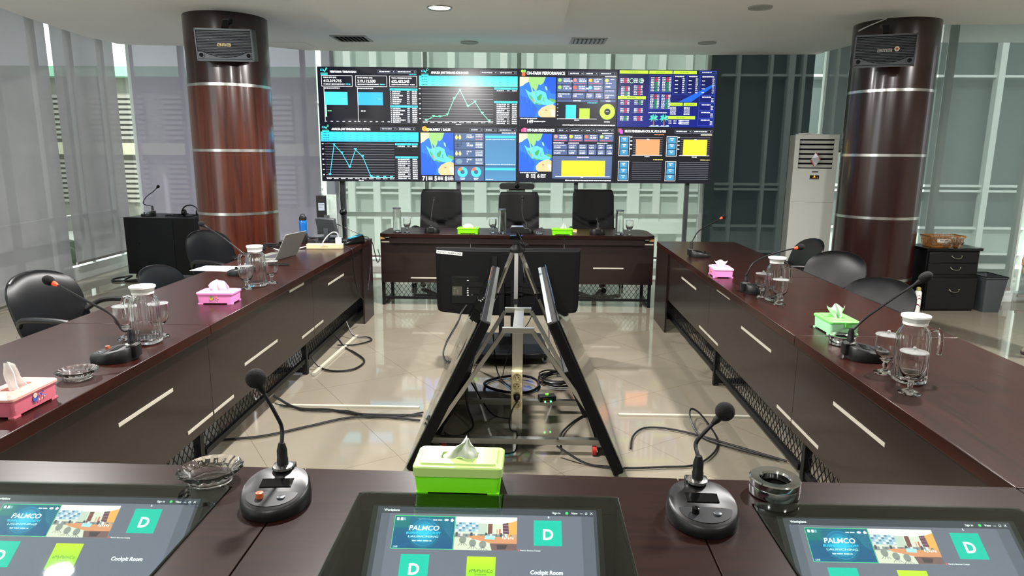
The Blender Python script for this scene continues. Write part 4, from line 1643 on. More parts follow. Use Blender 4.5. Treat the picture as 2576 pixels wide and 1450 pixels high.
XS0, XS1 = -0.566, 0.384
sunken(-1.020, 'sunken screen at the lower left, showing a video call with a lamp reflection', 'foreground table section at the lower left corner', -1.50, XS0)
sunken(-0.088, 'sunken screen at the bottom centre in front of the lime tissue box', 'foreground table section in the middle, under the lime tissue box', XS0, XS1)
sunken(0.838, 'sunken screen at the lower right in front of the steel ashtray', 'foreground table section at the lower right, under the steel ashtray', XS1, 1.21)
for (xa, xb, lab) in ((-2.2, -1.50, 'corner table section left of the lower left sunken screen'), (1.21, 1.95, 'corner table section right of the lower right sunken screen')):
    t = thing('corner_table', lab, 'table', ((xa + xb) / 2, 1.15, 0))
    w_ = (xb - xa) / 2 - .0015
    yb_ = (1.565 if xa > 0 else 1.595)
    MB().box(-w_, w_, 0.72 - 1.15, yb_ - 1.15, ZT - .045, ZT).build('table_top', M_topx, t, bevel=0.0015)
    for sx in (-1, 1):
        for yy in (0.77, 1.5):
            MB().bar((sx * (w_ - .04), yy - 1.15, 0), (sx * (w_ - .04), yy - 1.15, ZT - .046), 0.035).build('leg', M_blackm, t)


# ---------------------------------------------------------------- microphones
def microphone(label, loc, rz, neck, head=0.019, ring=False, sx=1.0, orange=False, long=1.0, foam_long=1.0, group='gooseneck microphones'):
    """wedge base, user side at -y; neck = points from the socket to the head, in local space"""
    t = thing('gooseneck_microphone', label, 'microphone', loc, rz, group)
    W_, L_ = 0.155 * sx, 0.178
    # base outline: rounded towards the user, blunt at the back
    def outline(k, zf, zb):
        pts = []
        n = 40
        for i in range(n):
            a = 2 * PI * i / n
            x = W_ / 2 * k * math.cos(a)
            y = L_ / 2 * k * math.sin(a)
            if y > L_ * .36:
                y = L_ * .36 + (y - L_ * .36) * .5
                x *= 0.95
            f = (y + L_ / 2) / L_
            pts.append((x, y, zf + (zb - zf) * f))
        return pts
    b = MB()
    b.loft([outline(1.0, 0.001, 0.001), outline(1.02, 0.012, 0.014), outline(0.985, 0.022, 0.052), outline(0.93, 0.026, 0.058)])
    b.build('base', M_black, t, angle=50)
    # face plate inset
    sl = math.atan2(0.032, L_)

    def on(x, y, dz=0.0):
        f = (y + L_ / 2) / L_
        return (x, y, 0.026 + 0.032 * f + dz)
    b = MB()
    n = 20
    crescent = []
    for i in range(n + 1):
        a = PI + PI * i / n
        crescent.append(on(0.058 * math.cos(a), -0.028 + 0.045 * math.sin(a), 0.0012))
    for i in range(n + 1):
        a = 2 * PI - PI * i / n
        crescent.append(on(0.058 * math.cos(a), -0.028 + 0.006 * math.sin(a) * -1, 0.0012))
    b.poly(crescent)
    b.build('control_panel', M_silver if False else mat('mic_panel', '1c1e22', 0.35, noise=0.1) if 'mic_panel' not in bpy.data.materials else bpy.data.materials['mic_panel'], t, fix=False)
    b = MB()
    b.loft([[on(-.036, -.006, .0005), on(.036, -.006, .0005), on(.036, .024, .0005), on(-.036, .024, .0005)], [on(-.036, -.006, .002), on(.036, -.006, .002), on(.036, .024, .002), on(-.036, .024, .002)]])
    b.build('display_window', M_blackg, t)
    b = MB()
    b.lathe([(0.009, 0), (0.0085, 0.012), (0.006, 0.013)], 16, c=on(-0.024, -0.040, 0))
    b.build('knob', mat('mic_knob_orange', 'a5502a', 0.4, noise=0.05) if orange and 'mic_knob_orange' not in bpy.data.materials else (bpy.data.materials['mic_knob_orange'] if orange else M_blackg), t)
    b = MB()
    b.lathe([(0.009, 0), (0.009, 0.003), (0.007, 0.004)], 16, c=on(0.024, -0.042, 0))
    b.build('button', M_silver, t)
    # rear block and socket
    by = L_ * .40
    b = MB().prism(rrect(0.052, 0.03, 0.006, 3, 0, by + .004), 0.012, 0.060)
    b.build('rear_block', M_black, t, bevel=0.002)
    b = MB()
    b.lathe([(0.023, 0.056), (0.023, 0.062), (0.015, 0.064)], 24, c=(0, by - .008, 0))
    b.build('socket_ring', M_steel, t)
    s0 = Vector((0, by - .008, 0.060))
    pts = [s0, s0 + Vector((0, 0, 0.05))] + [Vector(p) for p in neck]
    pts = spline(pts, 8)
    n = len(pts)
    rad = [0.0048] * n
    b = MB()
    b.tube(pts, rad, 8)
    b.lathe([(0.013, 0.0), (0.013, 0.02), (0.012, 0.022), (0.012, 0.042), (0.0075, 0.060)], 16, c=tuple(s0))
    b.build('gooseneck', M_black, t)
    d = (pts[-1] - pts[-3]).normalized()
    tip = pts[-1]
    rotm = d.to_track_quat('Z', 'Y').to_matrix().to_4x4()
    b = MB()
    b.lathe([(0.0048, -0.02), (0.0085, -0.008), (0.0095, 0.004)], 14)
    b.xf(Matrix.Translation(tip) @ rotm)
    b.build('collar', M_red if ring else M_black, t)
    b = MB()
    b.ball((0, 0, head * foam_long * 0.92), head, 22, sz=foam_long)
    b.xf(Matrix.Translation(tip) @ rotm)
    b.build('foam_windscreen', M_foam, t)
    return t


def loc2(rz, origin, pts):
    """world points -> local points of a thing at origin turned by rz"""
    mi = (Matrix.Translation(origin) @ Matrix.Rotation(rz, 4, 'Z')).inverted()
    return [tuple(mi @ Vector(p)) for p in pts]


def mic(label, xy, rz, world_pts, **k):
    o = (xy[0], xy[1], ZT)
    return microphone(label, o, rz, loc2(rz, o, world_pts), **k)


q = math.radians
mic('black microphone with a round base between the lower left and middle sunken screens', (-0.577, 1.430), q(4), [(-0.585, 1.51, 0.90), (-0.594, 1.50, 0.94), (-0.622, 1.49, 1.012)], head=0.0235, orange=True)
mic('black microphone with a round base between the lime tissue box and the steel ashtray', (0.397, 1.398), q(-2), [(0.398, 1.49, 0.885), (0.412, 1.49, 0.91), (0.447, 1.49, 0.952)], head=0.0225)
mic('black microphone beside the rose tissue box, red ring below its foam', (-1.605, 2.50), q(-84), [(-1.575, 2.51, 0.865), (-1.61, 2.51, 0.925), (-1.70, 2.515, 0.975), (-1.835, 2.525, 1.045)], ring=True, head=0.019, orange=True, foam_long=1.25)
mic('black microphone beside the sheet of paper, leaning left towards a black chair', (-1.90, 4.37), q(-88), [(-1.86, 4.40, 0.86), (-1.93, 4.41, 0.915), (-2.03, 4.42, 0.99), (-2.15, 4.43, 1.065)], head=0.019, foam_long=1.25)
mic('black microphone at the far end of the right table, leaning right', (1.37, 5.40), q(88), [(1.32, 5.42, 0.88), (1.36, 5.42, 0.95), (1.45, 5.42, 1.01), (1.54, 5.42, 1.062)], ring=True, head=0.0165, foam_long=1.2)
mic('black microphone with red ring beside the smaller pitcher on the right table', (1.36, 3.968), q(86), [(1.29, 3.95, 0.86), (1.33, 3.95, 0.935), (1.45, 3.96, 0.99), (1.575, 3.965, 1.022)], ring=True, head=0.018, foam_long=1.3)
mic('black microphone beside the mint tissue box, its neck bent far to the right', (1.37, 2.66), q(80), [(1.325, 2.69, 0.86), (1.37, 2.69, 0.91), (1.47, 2.70, 0.985), (1.575, 2.71, 1.058)], head=0.021, foam_long=1.45)
mic('black microphone in front of the left leather chair', (-0.985, 6.89), q(180), [(-0.985, 6.83, 0.90), (-0.975, 6.86, 1.0), (-0.962, 6.90, 1.085)], head=0.013, foam_long=1.2)
mic('black microphone in front of the middle leather chair, behind the tripod', (-0.02, 6.88), q(180), [(-0.05, 6.84, 0.90), (-0.065, 6.86, 1.0), (-0.062, 6.90, 1.095)], head=0.017, foam_long=1.2)
mic('black microphone with a short neck in front of the right leather chair', (0.706, 6.90), q(180), [(0.706, 6.87, 0.85), (0.705, 6.90, 0.88), (0.703, 6.93, 0.895)], head=0.013, foam_long=1.1)


# ---------------------------------------------------------------- glass
def pitcher_mesh(name, w, h, lid_r, handle_a, label, loc, rz, water=0.0, group='glass pitchers'):
    t = thing('glass_pitcher', label, 'pitcher', loc, rz, group)
    r = w / 2
    hb = h - 0.055

    def f(a, rr, z):
        # rounded square with vertical flutes
        c = (abs(math.cos(a)) ** 4 + abs(math.sin(a)) ** 4) ** (-0.25)
        k = 0.5 * min(1, max(0, (hb - z) / .03)) if z > hb - .03 else 0.5
        sq = 1 + (c - 1) * k * 0.75
        fl = 1 + 0.022 * math.cos(a * 22) if rr > r * .6 and .01 < z < hb - .005 else 1
        return rr * sq * fl * 0.93
    prof = [(r * .8, 0.0), (r * .98, 0.006), (r, 0.02), (r * .98, hb * .5), (r * .98, hb - .02), (r * .90, hb), (r * .72, hb + .014), (r * .70, hb + .022), (r * .78, h - .018), (r * .80, h - .012),
            (r * .76, h - .012), (r * .72, h - .02), (r * .63, hb + .022), (r * .66, hb + .012), (r * .83, hb - .003), (r * .91, hb - .02), (r * .91, hb * .5), (r * .92, 0.03), (r * .80, 0.016)]
    MB().lathe(prof, 88, f=f).build('body', M_glass, t, angle=60)
    # handle: a square hook
    b = MB()
    hx = r * 0.9
    pts = [(hx * .75, 0, hb - 0.003), (hx + .02, 0, hb + .004), (hx + .036, 0, hb - .012), (hx + .040, 0, hb - .045), (hx + .038, 0, hb - .088)]
    b.tube(spline(pts, 5), 0.0085, 10)
    b.build('handle', M_glass, t).rotation_euler = (0, 0, handle_a)
    b = MB()
    b.lathe([(r * .68, h - .034), (r * .71, h - .010), (lid_r, h - .008), (lid_r, h - .001), (lid_r * .96, h)], 40)
    b.build('lid', M_whitep, t)
    if water:
        MB().lathe([(r * .79, 0.0165), (r * .905, .0315), (r * .895, hb * .5), (r * .895, hb * water)], 88, f=f).build('water', M_water, t, angle=60)
    return t


def pit(label, x, y, **k):
    return pitcher_mesh('glass_pitcher', k.get('w', 0.118), k.get('h', 0.247), k.get('lid', 0.047), k.get('ha', 0), label, (x, y, ZT + .0005), k.get('rz', 0), k.get('water', 0))


pit('ribbed glass pitcher beside the microphone nearest on the left table', -1.612, 2.735, ha=PI * .93, w=0.125, rz=q(8), lid=0.051)
pit('ribbed glass pitcher behind the bright pink tissue box', -1.642, 3.99, ha=PI, w=0.125, rz=q(6), lid=0.048)
pit('smaller clear glass pitcher beside the red ring microphone on the right table', 1.385, 3.75, ha=0.1, w=0.108)
pit('large empty glass pitcher nearest on the right table', 1.385, 2.375, ha=0.0, w=0.118, lid=0.048, rz=q(-6))


def goblet_proto(label, loc, lid=True, s=1.0):
    t = thing('glass_goblet', label, 'goblet', loc, 0, 'stemmed goblets with lids')
    H = 0.142
    prof = [(0.034, 0.0), (0.035, 0.003), (0.022, 0.009), (0.0085, 0.015), (0.007, 0.022), (0.0105, 0.032), (0.0075, 0.040), (0.012, 0.047), (0.024, 0.056), (0.035, 0.072), (0.0405, 0.092), (0.041, 0.110), (0.0385, H),
            (0.0370, H), (0.0392, 0.110), (0.0386, 0.092), (0.0330, 0.074), (0.021, 0.060), (0.008, 0.054)]

    def f(a, rr, z):
        if z < 0.008 and rr > .02:
            return rr * (1 + 0.02 * math.cos(a * 10))
        if 0.045 < z < 0.07:
            return rr * (1 + 0.02 * math.cos(a * 10))
        return rr
    MB().lathe(prof, 40, f=f).build('bowl', M_glass, t, angle=60)
    b = MB()
    b.lathe([(0.0415, H + .0005), (0.043, H + .002), (0.041, H + .004), (0.010, H + .007), (0.0045, H + .009), (0.0055, H + .016), (0.003, H + .019)], 40)
    b.build('lid', M_lidg, t)
    return t


M_lidg = mat('clear_acrylic_lid', 'f2f4f4', 0.08, trans=0.85, ior=1.2)
g0 = None
gobs = [(-1.738, 2.795, 'glass goblet with a lid left of the pitcher nearest on the left table'), (-1.612, 2.835, 'glass goblet half hidden behind the pitcher nearest on the left table'),
        (-1.665, 3.895, 'glass goblet in front of the pitcher beside the bright pink tissue box'), (-1.585, 4.08, 'glass goblet behind the pitcher beside the bright pink tissue box'),
        (1.345, 3.832, 'glass goblet left of the smaller pitcher on the right table'), (1.377, 3.648, 'glass goblet in front of the smaller pitcher on the right table'),
        (1.345, 2.465, 'glass goblet left of the large empty pitcher'), (1.318, 2.245, 'glass goblet in front of the large empty pitcher'),
        (-1.240, 6.875, 'glass goblet right of the bottle at the left end of the head table'), (-0.362, 6.90, 'glass goblet left of the middle glass bottle on the head table'), (1.027, 6.87, 'glass goblet at the right end of the head table')]
for i, (x, y, lb) in enumerate(gobs):
    if i == 0:
        g0 = goblet_proto(lb, (x, y, ZT + .0005))
        g0.scale = (1.08, 1.08, 1.0)
    else:
        r_ = place(g0, lb, (x, y, ZT + .0005))
        r_.scale = (1.03, 1.03, 1.03) if y < 3 else (1.0, 1.0, 0.96) if y < 5 else (.96, .96, 1.0)


def bottle_proto(label, loc):
    t = thing('glass_bottle', label, 'bottle', loc, 0, 'glass bottles on the head table')
    MB().lathe([(0.036, 0), (0.041, 0.003), (0.042, 0.01), (0.042, 0.21), (0.037, 0.224), (0.036, 0.236), (0.034, 0.236), (0.035, 0.222), (0.0395, 0.207), (0.0395, 0.014), (0.035, 0.012)], 36).build('body', M_glass, t, angle=60)
    MB().lathe([(0.0365, 0.2365), (0.042, 0.238), (0.042, 0.248), (0.040, 0.250)], 32).build('cap', M_silver, t)
    return t


b0 = bottle_proto('tall glass bottle at the left end of the head table', (-1.345, 6.90, ZT + .0005))
place(b0, 'tall glass bottle left of the tripod camera, in front of the middle leather chair', (-0.267, 6.86, ZT + .0005))
place(b0, 'tall glass bottle at the right end of the head table', (0.925, 6.87, ZT + .0005))


def ashtray_glass(label, loc, s=1.0, tilt=0):
    t_ = MB()

    def f(a, rr, z):
        if rr > 0.052:
            return rr * (1 + 0.045 * abs(math.sin(a * 9)))
        return rr * (1 + 0.006 * math.cos(a * 48))
    t_.lathe([(0.045, 0), (0.049, 0.003), (0.052, 0.012), (0.056, 0.020), (0.067, 0.028), (0.073, 0.034), (0.067, 0.038), (0.056, 0.034), (0.050, 0.026), (0.046, 0.012), (0.043, 0.008), (0.030, 0.0065)], 96, f=f)
    t_.xf(Matrix.Scale(s, 4))
    o = t_.build('glass_ashtray', M_glass, angle=25, loc=loc)
    return tag(o, label, 'ashtray', 'cut glass ashtrays')


ashtray_glass('cut glass ashtray behind the lower left sunken screen', (-0.775, 1.525, ZT + .0005), 1.02)
ashtray_glass('cut glass ashtray between the rose tissue box and the microphone', (-1.60, 2.265, ZT + .0005), 0.92)
ashtray_glass('small cut glass ashtray on the head table beside the lime tissue box', (0.107, 6.83, ZT + .0005), 0.85)


def ashtray_steel(label, x, y, s=1.0):
    t = thing('steel_ashtray', label, 'ashtray', (x, y, ZT + .0005), 0, 'round steel ashtrays')
    t.scale = (s, s, s)
    MB().lathe([(0.052, 0), (0.058, 0.003), (0.0585, 0.024), (0.0575, 0.026), (0.054, 0.026), (0.054, 0.004), (0.01, 0.003)], 56).build('bowl', M_steelp, t, angle=30)
    MB().lathe([(0.0535, 0.020), (0.0535, 0.0265), (0.059, 0.0265), (0.0595, 0.030), (0.059, 0.040), (0.056, 0.043), (0.036, 0.041), (0.033, 0.036), (0.033, 0.022), (0.036, 0.022), (0.038, 0.034)], 56, closed=True).build('lid_ring', M_steelp, t, angle=30)
    MB().lathe([(0.0325, 0.016), (0.0325, 0.0165)], 30).build('inner_well', M_blackg, t)
    return t


M_steelp = mat('polished_steel', 'cfd2d2', 0.1, 1.0, noise=0.03)
ashtray_steel('round steel ashtray behind the lower right sunken screen', 0.600, 1.518, 1.0)
ashtray_steel('round steel ashtray beside the mint tissue box', 1.365, 2.86, 0.92)


# ---------------------------------------------------------------- tissue boxes
def tissue_mesh(kind, seed):
    """folded sheet standing out of the slot"""
    b = MB()
    rd = random.Random(seed)
    prof = {'peak': (0.050, 0.062), 'wide': (0.055, 0.038), 'fan': (0.045, 0.070), 'blade': (0.045, 0.095)}[kind]
    hw, hh = prof
    n, m = 14, 7
    rows = []
    for j in range(m + 1):
        v = j / m
        row = []
        for i in range(n + 1):
            u = i / n * 2 - 1
            if kind == 'peak':
                width = (1 - v) * .85 + .10
                x = u * hw * width + v * 0.018
                z = v * hh * (1 - 0.25 * abs(u) * v)
            elif kind == 'wide':
                width = .55 + .45 * math.sin(v * PI * .8)
                x = u * hw * width
                z = v * hh * (1 - .35 * u * u)
            elif kind == 'fan':
                width = .35 + .65 * v
                x = u * hw * width - .006 * v
                z = v * hh * (.86 + .14 * math.cos(u * 5))
            else:
                width = 1 - .45 * v ** 2
                x = u * hw * width * .7 - .016 * v
                z = v * hh * (1 - .35 * max(0, u) ** 2)
            y = 0.012 * math.sin(u * 6 + v * 2 + seed) * (1 - .3 * v) + 0.004 * math.sin(v * 9 + u * 4)
            row.append((x, y, z))
        rows.append(row)
    V = [[b.bm.verts.new(p) for p in r] for r in rows]
    for j in range(m):
        for i in range(n):
            b.bm.faces.new((V[j][i], V[j][i + 1], V[j + 1][i + 1], V[j + 1][i]))
    return b


def tissue_box(label, loc, rz, w, d, h, m1, m2, kind, seed=0, latch=None, sticker=None, group='tissue boxes', lidh=0.012, over=0.004, tz=1.0, hole=(0.055, 0.028)):
    t = thing('tissue_box', label, 'tissue box', loc, rz, group)
    b = MB()
    r = 0.014
    b.loft([[(x, y, 0.006) for x, y in rrect(w * .96, d * .96, r, 5)], [(x, y, 0.012) for x, y in rrect(w * .97, d * .97, r, 5)], [(x, y, h - lidh) for x, y in rrect(w, d, r, 5)]])
    for sx in (-1, 1):
        for sy in (-1, 1):
            b.box(sx * w * .41 - .014, sx * w * .41 + .014, sy * d * .40 - .01, sy * d * .40 + .01, 0, 0.0065)
    b.build('box', m1, t, angle=40)
    n = 48
    k = len(rrect(w, d, r, 11))
    O = rrect(w + over * 2, d + over * 2, r, 11)
    O2 = rrect(w + over * 2 - .006, d + over * 2 - .006, r, 11)
    O3 = rrect(w - .018, d - .018, r * .8, 11)
    # inner oval with matching vertex count/angles
    I = []
    for (x, y) in O3:
        a = math.atan2(y / d, x / w)
        I.append((hole[0] * math.cos(a), hole[1] * math.sin(a)))
    b = MB()
    b.loft([[(x, y, h - lidh - .002) for x, y in O], [(x, y, h - .007) for x, y in O], [(x, y, h - .004) for x, y in O2], [(x, y, h - .004) for x, y in O3], [(x, y, h) for x, y in rrect(w - .026, d - .026, r * .7, 11)],
            [(x, y, h) for x, y in I], [(x, y, h - .010) for x, y in I]], cap0=True, cap1=True)
    b.build('lid', m2, t, angle=28)
    tm = tissue_mesh(kind, seed)
    o = tm.build('tissue', M_tissue, t, fix=False, loc=(0, 0, h - .009), sub=1, angle=180)
    o.scale = (1, 1, tz)
    if latch:
        lx, ly, lr = latch
        b = MB().box(-.012, .012, -.004, .001, -.020, .004)
        b.build('latch', m2, t, loc=(lx, ly, h - .010), rot=(0, 0, lr), bevel=.001)
    if sticker:
        cols, (sx_, sy_, sr, sw_, sh_) = sticker
        P = Paint(sw_, sh_, .0003)
        rd = random.Random(seed)
        P.ell(.2, .55, .16, cols[0], 1, n=14)
        P.ell(.2, .25, .12, cols[1], 2, n=14)
        for q_ in range(9):
            P.ell(.35 + .06 * q_, .5 + .3 * math.sin(q_ * 1.9), .05, cols[q_ % len(cols)], 2, n=8)
        P.build('sticker', M_print, t, loc=(sx_, sy_, .018), rot=(0, 0, sr))
    return t


tissue_box('lime green tissue box with a pale lid behind the middle sunken screen', (-0.160, 1.536, ZT), q(-1), 0.208, 0.116, 0.076, M_green, M_greenl, 'peak', 2, over=.003, lidh=0.026)
tissue_box('rose tinted tissue box at the left edge beside the cut glass ashtray', (-1.603, 1.985, ZT), q(90), 0.20, 0.118, 0.070, M_rose, M_rosel, 'blade', 5, sticker=(('3a52a0', 'c9b0a0', '6a7fc0'), (-.02, -.0605, 0, .07, .035)))
tissue_box('bright pink tissue box on the left table in front of the second pitcher', (-1.665, 3.535, ZT), q(2), 0.19, 0.125, 0.068, M_pink, mat('bright_pink_lid', 'f08cc8', .25, noise=.02), 'wide', 8, sticker=(('c9a24a', '6a7a3a', 'b8503a'), (-.03, -.0635, 0, .06, .03)), tz=1.7)
tissue_box('lime green tissue box left of the tripod on the head table', (-0.610, 6.855, ZT), 0, 0.215, 0.12, 0.062, M_green, M_green, 'wide', 3, tz=1.2)
tissue_box('lime green tissue box right of the tripod on the head table', (0.345, 6.845, ZT), 0, 0.21, 0.12, 0.062, M_green, M_green, 'peak', 4, tz=1.1)
tissue_box('small pale pink tissue box at the far end of the right table', (1.302, 4.525, ZT), q(-3), 0.125, 0.175, 0.066, M_pink, M_pinkl, 'fan', 9, sticker=(('c9a24a', '6a7a3a', 'b8503a'), (-.0645, 0.03, -PI / 2, .05, .025)), tz=.8, hole=(.03, .03))
tissue_box('mint tissue box with a leaf green lid on the right table', (1.435, 3.085, ZT), q(1), 0.132, 0.175, 0.070, M_mint, M_mintl, 'fan', 12, latch=(.01, -.0925, 0), over=.004, hole=(.032, .05))

# ---------------------------------------------------------------- chairs
def shell(w, h, th0, bow, lean, top_r, z0, n=14, m=12, belly=0.0):
    """upholstered back: front face towards +y"""
    rings = []
    vs = [j / m * (1 - top_r) for j in range(m + 1)] + [1 - top_r + top_r * math.sin(PI / 2 * j / 14) for j in range(1, 15)]
    for v in vs:
        ring = []
        # half width shrinks to round the corners
        def hw(v):
            if v > 1 - top_r:
                t_ = (v - (1 - top_r)) / top_r
                return w / 2 * max(.02, 1 - (t_ * .9995) ** 2.4) ** (1 / 2.4)
            if v < .25:
                return w / 2 * (.86 + .14 * math.sin(v / .25 * PI / 2))
            return w / 2
        a = hw(v)
        th = th0 * max(.25, (a / (w / 2)) ** .7) if v > 1 - top_r else th0
        pts = []
        for i in range(n + 1):
            u = i / n * 2 - 1
            e = 1 - abs(u) ** 3 * .75
            y = -bow * (1 - (u * a / (w / 2)) ** 2) + lean * -(v)
            pts.append((u * a, y + th / 2 * e, z0 + v * h))
        for i in range(n, -1, -1):
            u = i / n * 2 - 1
            e = 1 - abs(u) ** 3 * .75
            y = -bow * (1 - (u * a / (w / 2)) ** 2) + lean * -(v)
            pts.append((u * a, y - th / 2 * e, z0 + v * h))
        rings.append(pts)
    # closing roll at top
    last = rings[-1]
    cx = sum(p[0] for p in last) / len(last)
    cy = sum(p[1] for p in last) / len(last)
    rings.append([(cx + (p[0] - cx) * .5, cy + (p[1] - cy) * .5, p[2] + th * .05) for p in last])
    first = rings[0]
    rings.insert(0, [(p[0] * .95, first[0][1] + (p[1] - first[0][1]) * .5, p[2] - th0 * .2) for p in first])
    return MB().loft(rings)


def armchair(label, loc, rz, sc=1.0, group=None):
    t = thing('leather_armchair', label, 'chair', loc, rz, group)
    t.scale = (1, 1, sc)
    shell(0.50, 0.43, 0.075, 0.045, 0.13, .45, 0.47).xf(Matrix.Translation((0, -0.20, 0))).build('backrest', M_leather, t, angle=60)
    b = MB()
    b.loft([[(x, y, z) for x, y in rrect(w_, d_, .09, 6)] for (w_, d_, z) in ((.44, .42, .40), (.50, .48, .415), (.51, .49, .45), (.49, .47, .475), (.40, .38, .485))])
    b.xf(Matrix.Translation((0, 0.03, 0)))
    b.build('seat', M_leather, t, angle=60)
    for s in (-1, 1):
        b = MB()
        b.tube(spline([(s * .235, -.24, .60), (s * .285, -.16, .655), (s * .295, 0, .67), (s * .285, .17, .655), (s * .265, .235, .60), (s * .235, .21, .46), (s * .20, .12, .41)], 5), .017, 10)
        b.build('armrest', M_black, t)
    b = MB()
    b.lathe([(.028, .09), (.028, .30), (.04, .32), (.10, .40)], 20)
    b.build('gas_column', M_blackm, t)
    b = MB()
    for k in range(5):
        a = 2 * PI * k / 5 + .3
        b.bar((0, 0, .10), (.26 * math.cos(a), .26 * math.sin(a), .075), .045, .03)
    b.build('star_base', M_black, t)
    for k in range(5):
        a = 2 * PI * k / 5 + .3
        b = MB()
        b.lathe([(.006, -.022), (.024, -.020), (.026, 0), (.024, .020), (.006, .022)], 16)
        b.xf(Matrix.Translation((.26 * math.cos(a), .26 * math.sin(a), .026)) @ Matrix.Rotation(a + PI / 2, 4, 'Z') @ Matrix.Rotation(PI / 2, 4, 'X'))
        b.build('caster', M_blackg, t)
    return t


c0 = armchair('large black leather chair nearest on the left, facing the table', (-2.62, 3.86, 0), q(-100))
c0.scale = (1, 1, .93)
for (lb, x, y, r_, z_) in (('black leather chair, only its tilted back showing above the left table middle', -2.44, 4.86, -96, .79),
                           ('black leather chair beside the rack, with its arm over the far left table', -2.56, 5.78, -112, .96),
                           ('black leather chair in front of the air conditioner, turned sideways', 2.26, 6.15, 96, .90),
                           ('black leather chair between the air conditioner and dark column base', 2.23, 5.21, 128, .89),
                           ('black leather chair nearest on the right, in front of the dark column', 2.20, 4.47, 126, .80)):
    c_ = place(c0, lb, (x, y, 0), q(r_))
    c_.scale = (1, 1, z_)


def exec_chair(label, loc, rz, group=None):
    t = thing('executive_chair', label, 'chair', loc, rz, group)
    # back: wide upright panel with a sagging fold
    n, m = 16, 22
    rings = []
    for j in range(m + 1):
        v = j / m
        z = 0.50 + v * .61
        a = .252 * (1 - .035 * v) if v < .93 else .252 * (1 - .035 * v) * (1 - (v - .93) * 1.1)
        pts = []
        for i in range(n + 1):
            u = i / n * 2 - 1
            fold = abs(v - (.36 + .17 * u * u))
            dent = -.020 * math.exp(-(fold / .022) ** 2)
            y = -.035 * (1 - u * u) - .10 * v + .03 * (1 - abs(u) ** 4) + dent + (.010 if v < (.36 + .17 * u * u) else 0)
            pts.append((u * a, y, z))
        for i in range(n, -1, -1):
            u = i / n * 2 - 1
            pts.append((u * a, -.035 * (1 - u * u) - .10 * v - .045, z))
        rings.append(pts)
    top = rings[-1]
    rings.append([(p[0] * .97, p[1] * .7 + top[0][1] * .3 - .008, p[2] + .012) for p in top])
    b = MB().loft(rings)
    b.xf(Matrix.Translation((0, -.20, 0)))
    b.build('backrest', M_leather2, t, angle=50)
    b = MB()
    b.loft([[(x, y, z) for x, y in rrect(w_, d_, .08, 6)] for (w_, d_, z) in ((.46, .44, .40), (.52, .50, .42), (.53, .51, .48), (.48, .46, .51))])
    b.xf(Matrix.Translation((0, .04, 0)))
    b.build('seat', M_leather, t, angle=60)
    for s in (-1, 1):
        MB().tube(spline([(s * .25, -.20, .66), (s * .285, -.10, .69), (s * .29, .10, .69), (s * .27, .2, .64), (s * .25, .16, .46)], 5), .02, 8).build('armrest', M_black, t)
    MB().lathe([(.028, .09), (.028, .30), (.04, .32), (.10, .40)], 20).build('gas_column', M_blackm, t)
    b = MB()
    for k in range(5):
        a = 2 * PI * k / 5 + .5
        b.bar((0, 0, .125), (.31 * math.cos(a), .31 * math.sin(a), .085), .05, .035)
    b.build('star_base', mat('chair_base_brown', '2a1712', .4, noise=.1) if 'chair_base_brown' not in bpy.data.materials else bpy.data.materials['chair_base_brown'], t)
    for k in range(5):
        a = 2 * PI * k / 5 + .5
        for off in (-.014, .014):
            b = MB()
            b.lathe([(.006, -.010), (.028, -.009), (.030, 0), (.028, .009), (.006, .010)], 16)
            b.xf(Matrix.Translation((.31 * math.cos(a), .31 * math.sin(a), .03)) @ Matrix.Rotation(a + PI / 2, 4, 'Z') @ Matrix.Rotation(PI / 2, 4, 'X') @ Matrix.Translation((0, 0, off)))
            b.build('caster', M_blackg, t)
    return t


e0 = exec_chair('left high-backed leather chair behind the head table', (-1.05, 7.86, 0), q(180), 'high-backed chairs behind the head table')
place(e0, 'middle high-backed leather chair behind the head table', (-0.128, 7.95, 0), q(178)).scale = (1, 1, .975)
place(e0, 'right high-backed leather chair behind the head table', (0.79, 7.86, 0), q(183)).scale = (1, 1, 1.012)

# ---------------------------------------------------------------- rack cabinet on the left
t = thing('equipment_rack', 'black metal equipment rack left of the reddish column', 'rack', (-4.40, 8.28, 0), q(-4))
MB().box(-.45, .45, -.30, .28, .075, .765).build('cabinet', M_blackm, t, bevel=.006)
MB().box(-.30, .17, -.306, -.300, .12, .745).build('door', mat('rack_door', '101216', .45, .3, noise=.1), t, bevel=.001)
b = MB().box(-.275, -.26, -.312, -.306, .44, .46)
b.box(.135, .15, -.312, -.306, .44, .46)
b.build('latch', M_blackg, t)
MB().box(-.475, -.45, -.05, -.02, .42, .45).build('side_handle', M_black, t)
for sx in (-.38, .38):
    for sy in (-.22, .2):
        b = MB()
        b.lathe([(.01, -.014), (.034, -.012), (.036, 0), (.034, .012), (.01, .014)], 18)
        b.xf(Matrix.Translation((sx, sy, .036)) @ Matrix.Rotation(PI / 2, 4, 'Y'))
        b.bar((sx, sy, .05), (sx, sy, .078), .04, .02)
        b.build('caster', M_black, t)
mic('black microphone standing on top of the equipment rack', (-4.66, 8.20), q(-20), [(-4.70, 8.18, .90), (-4.66, 8.18, .98), (-4.56, 8.17, 1.05), (-4.50, 8.16, 1.10)], head=.018, foam_long=1.1)
bpy.data.objects[[o.name for o in bpy.data.objects if o.get('label', '') == 'black microphone standing on top of the equipment rack'][0]].location.z = .7655
t = thing('headset', 'black headset lying on the equipment rack', 'headset', (-4.14, 8.22, .768))
b = MB().tube([(.10 * math.cos(a), -.02, .05 + .085 * math.sin(a)) for a in [PI * k / 14 for k in range(15)]], .008, 8)
b.build('headband', M_black, t)
